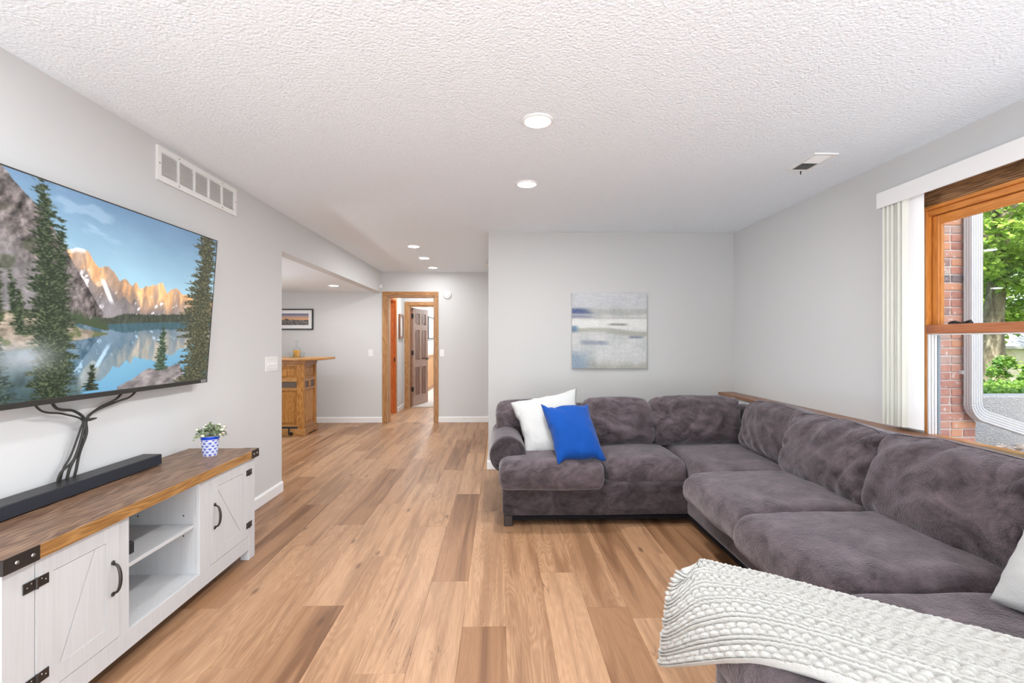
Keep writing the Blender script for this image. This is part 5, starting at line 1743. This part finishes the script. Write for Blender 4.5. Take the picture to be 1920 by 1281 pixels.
# frames
MBase = [('base', (0.02, 1.40, 3.33, 4.22, 0.075, 0.31)), ('base', (1.315, 2.20, 1.56, 4.22, 0.075, 0.31)), ('base', (0.70, 2.20, 0.72, 1.555, 0.075, 0.31))]
for nm, b in MBase:
    c = ((b[0] + b[1]) / 2, (b[2] + b[3]) / 2, (b[4] + b[5]) / 2)
    cushion(nm, c, (b[1] - b[0], b[3] - b[2], b[5] - b[4]), 0.02, so, SU, crown=0, noise=0.004, seed=3, res=0.05)
for b in ((0.03, 1.39, 3.35, 4.2), (1.33, 2.18, 1.58, 4.2), (0.72, 2.18, 0.74, 1.54)):
    MB().box(b[0], b[1], b[2], b[3], 0.045, 0.08).obj('dust_cover', M['lining'], so)
for x, y in ((0.03, 3.345), (0.03, 4.13), (1.34, 2.3), (2.1, 4.1), (2.1, 2.3), (0.74, 1.48), (0.74, 0.76), (2.1, 0.76), (1.9, 3.35)):
    MB().prism([(x, y), (x + 0.06, y), (x + 0.06, y + 0.06), (x, y + 0.06)], 2, 0, 0.078).obj('foot', M['foot_wood'], so, bevel=0.004)
# back frames
cushion('back_frame', (0.99, 4.19, 0.52), (1.95, 0.16, 0.46), 0.05, so, SU, crown=0, noise=0.004, seed=5, res=0.05)
cushion('back_frame', (2.14, 2.50, 0.51), (0.15, 3.50, 0.46), 0.05, so, SU, crown=0, noise=0.004, seed=6, res=0.05)
# rolled arm
def arm_mesh():
    cx, cz, r = 0.058, 0.475, 0.132
    prof = []
    for k in range(26):
        a = math.radians(-60 + 300 * k / 25)
        prof.append((cx - r * math.cos(a) * 1.0, cz + r * math.sin(a)))
    return cx, cz, r
cx, cz, r = 0.058, 0.478, 0.130
n = 36
V, F = [], []
ys = list(np.linspace(3.42, 4.2, 26))
for i, y in enumerate(ys):
    e = min(1.0, 0.86 + 0.14 * math.sqrt(min(1, max(0.0, (y - 3.42) / 0.02))))
    for k in range(n):
        a = 2 * math.pi * k / n
        q = 1 + 0.02 * (vnoise(k * 0.5, y * 6, 0, 2) - 0.5)
        V.append((cx + r * e * q * math.cos(a), y, cz + r * e * q * math.sin(a)))
for i in range(len(ys) - 1):
    for k in range(n):
        F.append((i * n + k, (i + 1) * n + k, (i + 1) * n + (k + 1) % n, i * n + (k + 1) % n))
arm = grid_obj('arm', V, F, SU, so)
nr_ = 8
V, F = [(cx, 3.414, cz)], []
for j in range(1, nr_ + 1):
    for k in range(n):
        a = 2 * math.pi * k / n
        rr = r * 0.872 * j / nr_
        V.append((cx + rr * math.cos(a), 3.412 + 0.008 * (j / nr_) ** 3 + 0.003 * float(vnoise(k * .6, j * .8, 0, 4)), cz + rr * math.sin(a)))
tri = [(0, 1 + k, 1 + (k + 1) % n) for k in range(n)]
quad = []
for j in range(nr_ - 1):
    for k in range(n):
        quad.append((1 + j * n + k, 1 + (j + 1) * n + k, 1 + (j + 1) * n + (k + 1) % n, 1 + j * n + (k + 1) % n))
mk('arm_front', V, tri + quad, SU, arm, smooth=True)
pp_ = [(cx + r * 0.95 * math.cos(a), 3.420, cz + r * 0.95 * math.sin(a)) for a in np.linspace(0, 2 * math.pi, 40)]
MB().tube(pp_, 0.006, 6, cap=False).obj('welt', SU, arm, smooth=True)
cushion('arm_panel', (0.10, 3.82, 0.36), (0.14, 0.76, 0.22), 0.02, so, SU, crown=0, noise=0.003, seed=8, res=0.05)

# seat cushions
def puff_front(axis, sgn, amt):
    def f(P, half):
        a = P[:, axis] / half[axis] * sgn
        P[:, 2] += -0.035 * np.clip(a - 0.55, 0, 1) ** 1.5 * (P[:, 2] > 0) * amt
        return P
    return f
cushion('seat_cushion', (0.360, 3.55, 0.365), (0.735, 0.62, 0.205), (0.06, 0.075, 0.075), so, SC, crown=0.022, noise=0.008, seed=11, shape=puff_front(1, -1, 0.6), wrinkle=0.002, wdir=(0, 0, 1))
cushion('seat_cushion', (1.045, 3.67, 0.350), (0.585, 0.66, 0.200), (0.05, 0.085, 0.085), so, SC, crown=0.030, noise=0.008, seed=12, shape=puff_front(1, -1, 1.0), wrinkle=0.002, wdir=(0.3, 0, 1))
cushion('seat_cushion', (1.735, 3.495, 0.355), (0.79, 0.99, 0.200), (0.05, 0.07, 0.07), so, SC, crown=0.025, noise=0.008, seed=13)
cushion('seat_cushion', (1.555, 2.605, 0.385), (0.87, 0.735, 0.20), (0.095, 0.06, 0.09), so, SC, crown=0.030, noise=0.009, seed=14, shape=puff_front(0, -1, 1.0), wrinkle=0.003, wdir=(1, 0.4, 0))
cushion('seat_cushion', (1.525, 1.895, 0.395), (0.90, 0.685, 0.20), (0.10, 0.06, 0.09), so, SC, crown=0.032, noise=0.010, seed=15, shape=puff_front(0, -1, 1.0), wrinkle=0.003, wdir=(1, -0.3, 0))
cushion('chaise_cushion', (1.315, 1.145, 0.385), (1.37, 0.80, 0.20), (0.09, 0.06, 0.09), so, SC, crown=0.02, noise=0.008, seed=16)

# back cushions: x = width, y = depth (front -y), z = height, then turned
def back_shape(dent=0.0):
    def f(P, half):
        u, w_ = P[:, 0] / half[0], P[:, 2] / half[2]
        bul = (1 - u ** 2) ** 0.7 * (1 - np.clip(np.abs(w_ + 0.15), 0, 1) ** 2.2)
        P[:, 1] -= 0.06 * bul * (P[:, 1] < 0)
        P[:, 2] -= 0.018 * (u ** 2) * (w_ > 0.3)
        return P
    return f
def back(cx_, cy_, cz_, wd, dp, ht, rotm, seed, wr=0.006, wdir=(0.6, 0, 0.8), r=(0.07, 0.085, 0.085)):
    bc_ = cushion('back_cushion', (cx_, cy_, cz_), (wd, dp, ht), r, so, SC, rot=rotm, crown=0, noise=0.012, seed=seed, shape=back_shape(), wrinkle=wr, wdir=wdir, res=0.013)
    if seed >= 24:                                   # stitched seam along the upper front edge
        V, D, P, R = LAST
        sc_ = D @ np.array((0, -0.50, 0.866))
        path = []
        for xi in np.linspace(-wd / 2 + 0.05, wd / 2 - 0.05, 26):
            k = np.argmax(sc_ - 30 * np.abs(P[:, 0] - xi))
            path.append(V[k] + (R @ D[k]) * 0.0005)
        path = np.array(path)
        for _ in range(3):
            path[1:-1] = (path[:-2] + 2 * path[1:-1] + path[2:]) / 4
        MB().tube([tuple(p) for p in path], 0.0035, 6).obj('seam', SU, bc_, smooth=True)
lean = 11
back(0.315, 4.01, 0.655, 0.70, 0.24, 0.31, rotx(-lean), 21, 0.004)
back(0.955, 3.93, 0.635, 0.59, 0.25, 0.39, rotx(-lean - 3), 22, 0.012, (0.5, 0, 0.85))
back(1.605, 3.93, 0.645, 0.73, 0.25, 0.39, rotx(-lean - 3), 23, 0.012, (-0.7, 0, 0.7))
back(2.000, 3.33, 0.645, 0.74, 0.25, 0.40, rotz(-90) @ rotx(-lean), 24, 0.009, (0.8, 0, 0.5))
back(1.925, 2.625, 0.640, 0.745, 0.29, 0.42, rotz(-90) @ rotx(-lean - 5), 25, 0.011, (0.8, 0, -0.6))
back(1.925, 1.900, 0.640, 0.76, 0.31, 0.43, rotz(-90) @ rotx(-lean - 6), 26, 0.011, (0.75, 0, -0.6))
back(1.930, 1.160, 0.640, 0.76, 0.29, 0.42, rotz(-90) @ rotx(-lean - 6), 27, 0.008, (0.75, 0, -0.6))

# throw pillows
def pillow(name, label, corners, thick, mat, seed, n=44, pinch=0.07, wr=0.004, group=None):
    """corners: bottom-left, bottom-right, top-right, top-left seen from the front"""
    BL, BR, TR, TL = [np.array(c, float) for c in corners]
    a = np.linspace(-1, 1, n)
    A, B = np.meshgrid(a, a, indexing='ij')
    A, B = A.ravel(), B.ravel()
    A2 = A * (1 - pinch * (1 - B ** 2) * np.abs(A) ** 3)
    B2 = B * (1 - pinch * (1 - A ** 2) * np.abs(B) ** 3)
    s, t_ = ((A2 + 1) / 2)[:, None], ((B2 + 1) / 2)[:, None]
    base = BL * (1 - s) * (1 - t_) + BR * s * (1 - t_) + TR * s * t_ + TL * (1 - s) * t_
    nrm = np.cross(BR - BL, TL - BL)
    nrm /= np.linalg.norm(nrm)
    th = thick * (np.clip(1 - A ** 2, 0, 1) ** 0.42) * (np.clip(1 - B ** 2, 0, 1) ** 0.42)
    nz = fbm(A * 2.2 + seed, B * 2.2, 0, seed, 4) - 0.5
    wrk = (np.abs(2 * fbm(A * 5 + 2 * nz, B * 1.6, 0, seed + 3, 2) - 1)) * wr * 2
    edge = np.clip(np.maximum(np.abs(A), np.abs(B)) * 2 - 0.9, 0, 1) * (th > 1e-6)
    h1 = th * (1 + 0.25 * nz) - wrk * edge
    wob_ = (fbm(A * 2 + seed, B * 2, 0, seed + 8, 3) - .5)[:, None] * 0.045
    base = base + wob_ * ((TL - BL) / np.linalg.norm(TL - BL) + 0.6 * (BR - BL) / np.linalg.norm(BR - BL))
    front = base + nrm * h1[:, None]
    bck = base - nrm * (th * (1 + 0.2 * nz))[:, None]
    idx = np.arange(n * n).reshape(n, n)
    Fq = np.stack([idx[:-1, :-1], idx[1:, :-1], idx[1:, 1:], idx[:-1, 1:]], -1).reshape(-1, 4)
    border = (np.maximum(np.abs(A), np.abs(B)) > 0.9999)
    remap = np.where(border, np.arange(n * n), n * n + np.cumsum(~border) - 1)
    V = np.concatenate([front, bck[~border]])
    F = np.concatenate([Fq, remap[Fq][:, ::-1]])
    o = grid_obj(name, V, F, mat)
    return tag(o, label, 'pillow', group)
pillow('throw_pillow', 'white textured throw pillow leaning on the sofa arm behind the blue one',
       ((0.19, 3.53, 0.455), (0.62, 3.50, 0.465), (0.615, 3.86, 0.90), (0.085, 3.80, 0.815)), 0.085, M['pillow_white'], 61, wr=0.006)
pillow('throw_pillow', 'royal blue velvet throw pillow propped against the white pillow',
       ((0.400, 3.275, 0.462), (0.738, 3.30, 0.468), (0.665, 3.60, 0.815), (0.300, 3.585, 0.810)), 0.088, M['pillow_blue'], 62, wr=0.006)
pillow('throw_pillow', 'white throw pillow on the near seat at the right edge, by the knit blanket',
       ((1.47, 1.42, 0.50), (1.58, 0.98, 0.49), (1.80, 1.00, 0.86), (1.70, 1.43, 0.87)), 0.10, M['pillow_white'], 63, pinch=0.04, wr=0.002)

# ------------------------------------------------------------------ chunky knit blanket
def catmull(P, t_):
    """P [n,3,...], t_ in 0..n-1"""
    n = len(P)
    i = np.clip(np.floor(t_).astype(int), 0, n - 2)
    f = (t_ - i).reshape(-1, *([1] * (P.ndim - 1)))
    p0, p1, p2, p3 = P[np.clip(i - 1, 0, n - 1)], P[i], P[i + 1], P[np.clip(i + 2, 0, n - 1)]
    return 0.5 * (2 * p1 + (p2 - p0) * f + (2 * p0 - 5 * p1 + 4 * p2 - p3) * f ** 2 + (3 * p1 - p0 - 3 * p2 + p3) * f ** 3)
far_ = [(.605, 1.560, .520), (.600, 1.546, .545), (.670, 1.592, .549), (.735, 1.546, .549), (.815, 1.495, .549), (.90, 1.425, .549), (1.01, 1.345, .547), (1.265, 1.150, .545), (1.55, .92, .54)]
mid_ = [(.600, 1.570, .440), (.560, 1.537, .473), (.625, 1.493, .510), (.690, 1.434, .530), (.775, 1.370, .545), (.87, 1.290, .550), (.97, 1.195, .550), (1.20, 1.000, .550), (1.48, .77, .545)]
mi2_ = [(.620, 1.590, .330), (.550, 1.548, .360), (.595, 1.441, .440), (.655, 1.346, .495), (.740, 1.265, .525), (.83, 1.170, .540), (.95, 1.055, .548), (1.16, .860, .550), (1.42, .64, .545)]
near = [(.615, 1.630, .190), (.545, 1.580, .208), (.575, 1.412, .325), (.628, 1.290, .414), (.685, 1.173, .480), (.755, 1.065, .518), (.87, .930, .530), (1.08, .740, .530), (1.34, .52, .53)]
CP = np.array([far_, mid_, mi2_, near], float)           # [4, 9, 3]
NU, NV = 520, 230
ucol = catmull(CP.transpose(1, 0, 2), np.linspace(0, 8, NU))      # [NU,4,3]
G = catmull(ucol.transpose(1, 0, 2), np.linspace(0, 3, NV))       # [NV,NU,3]
dU = np.gradient(G, axis=1)
dV = np.gradient(G, axis=0)
Nn = np.cross(dU, dV)
Nn /= np.linalg.norm(Nn, axis=2, keepdims=True) + 1e-9
if Nn[NV // 2, int(NU * .8), 2] < 0:
    Nn = -Nn
Ls = np.cumsum(np.linalg.norm(dU, axis=2).mean(0))[None, :] * np.ones((NV, 1))
Ws = np.cumsum(np.linalg.norm(dV, axis=2), axis=0)
wn_ = Ws / Ws[-1:, :] * 0.40
pitch = 0.066
q = (wn_ / pitch + 0.12) % 1.0
row = np.floor(wn_ / pitch + 0.12)
wob = (fbm(Ls * 30, wn_ * 30, 0, 71, 3) - .5)
# two plain chain ridges, then a wide row of puff stitches
chain = np.where(q < .22, np.abs(np.sin(np.pi * q / .22)) ** .6, np.where(q < .42, np.abs(np.sin(np.pi * (q - .22) / .20)) ** .6, 0))
st1 = 0.88 + 0.12 * np.abs(np.sin(np.pi * (Ls / 0.017 + np.where(q < .22, q * 2.4, -q * 2.4) + row * .37)))
qq = np.clip((q - .42) / .58, 0, 1)
puff = np.sin(np.pi * np.clip(qq, 0, 1)) ** .5
ph = Ls / 0.030 + row * .5
two = np.abs(np.sin(np.pi * (ph + np.where(qq < .5, 0, .5)))) ** .55 * np.abs(np.sin(np.pi * (qq * 2 % 1.0))) ** .45
h_ = np.where(q < .42, chain * st1 * 1.05 - 0.12, (0.25 * puff + .75 * two) * 0.95)
disp = 0.019 * h_ * (1 + 0.5 * wob) + 0.0050 * (fbm(Ls * 190, wn_ * 190, 0, 72, 3) - .5) + 0.0025 * (fbm(Ls * 420, wn_ * 420, 0, 73, 2) - .5)
edge = np.clip(np.minimum(np.arange(NV), NV - 1 - np.arange(NV)) / 7.0, 0, 1)[:, None]
disp = disp * (0.3 + 0.7 * edge)
top_ = G + Nn * (disp + 0.006 * edge)[..., None]
bot_ = G - Nn * (0.012 * edge)[..., None]
idx = np.arange(NV * NU).reshape(NV, NU)
F1 = np.stack([idx[:-1, :-1], idx[:-1, 1:], idx[1:, 1:], idx[1:, :-1]], -1).reshape(-1, 4)
F2 = F1[:, ::-1] + NV * NU
ring = np.concatenate([idx[0, :], idx[1:, -1], idx[-1, -2::-1], idx[-2:0:-1, 0]])
nx_ = np.roll(ring, -1)
F3 = np.stack([ring, ring + NV * NU, nx_ + NV * NU, nx_], -1)
bk2 = grid_obj('knit_blanket', np.concatenate([top_.reshape(-1, 3), bot_.reshape(-1, 3)]), np.concatenate([F1, F2, F3]), M['blanket'])
tag(bk2, 'chunky cream knit blanket thrown over the near end of the sofa', 'blanket')
# chenille fringe along the near hem: short puffs following the edge
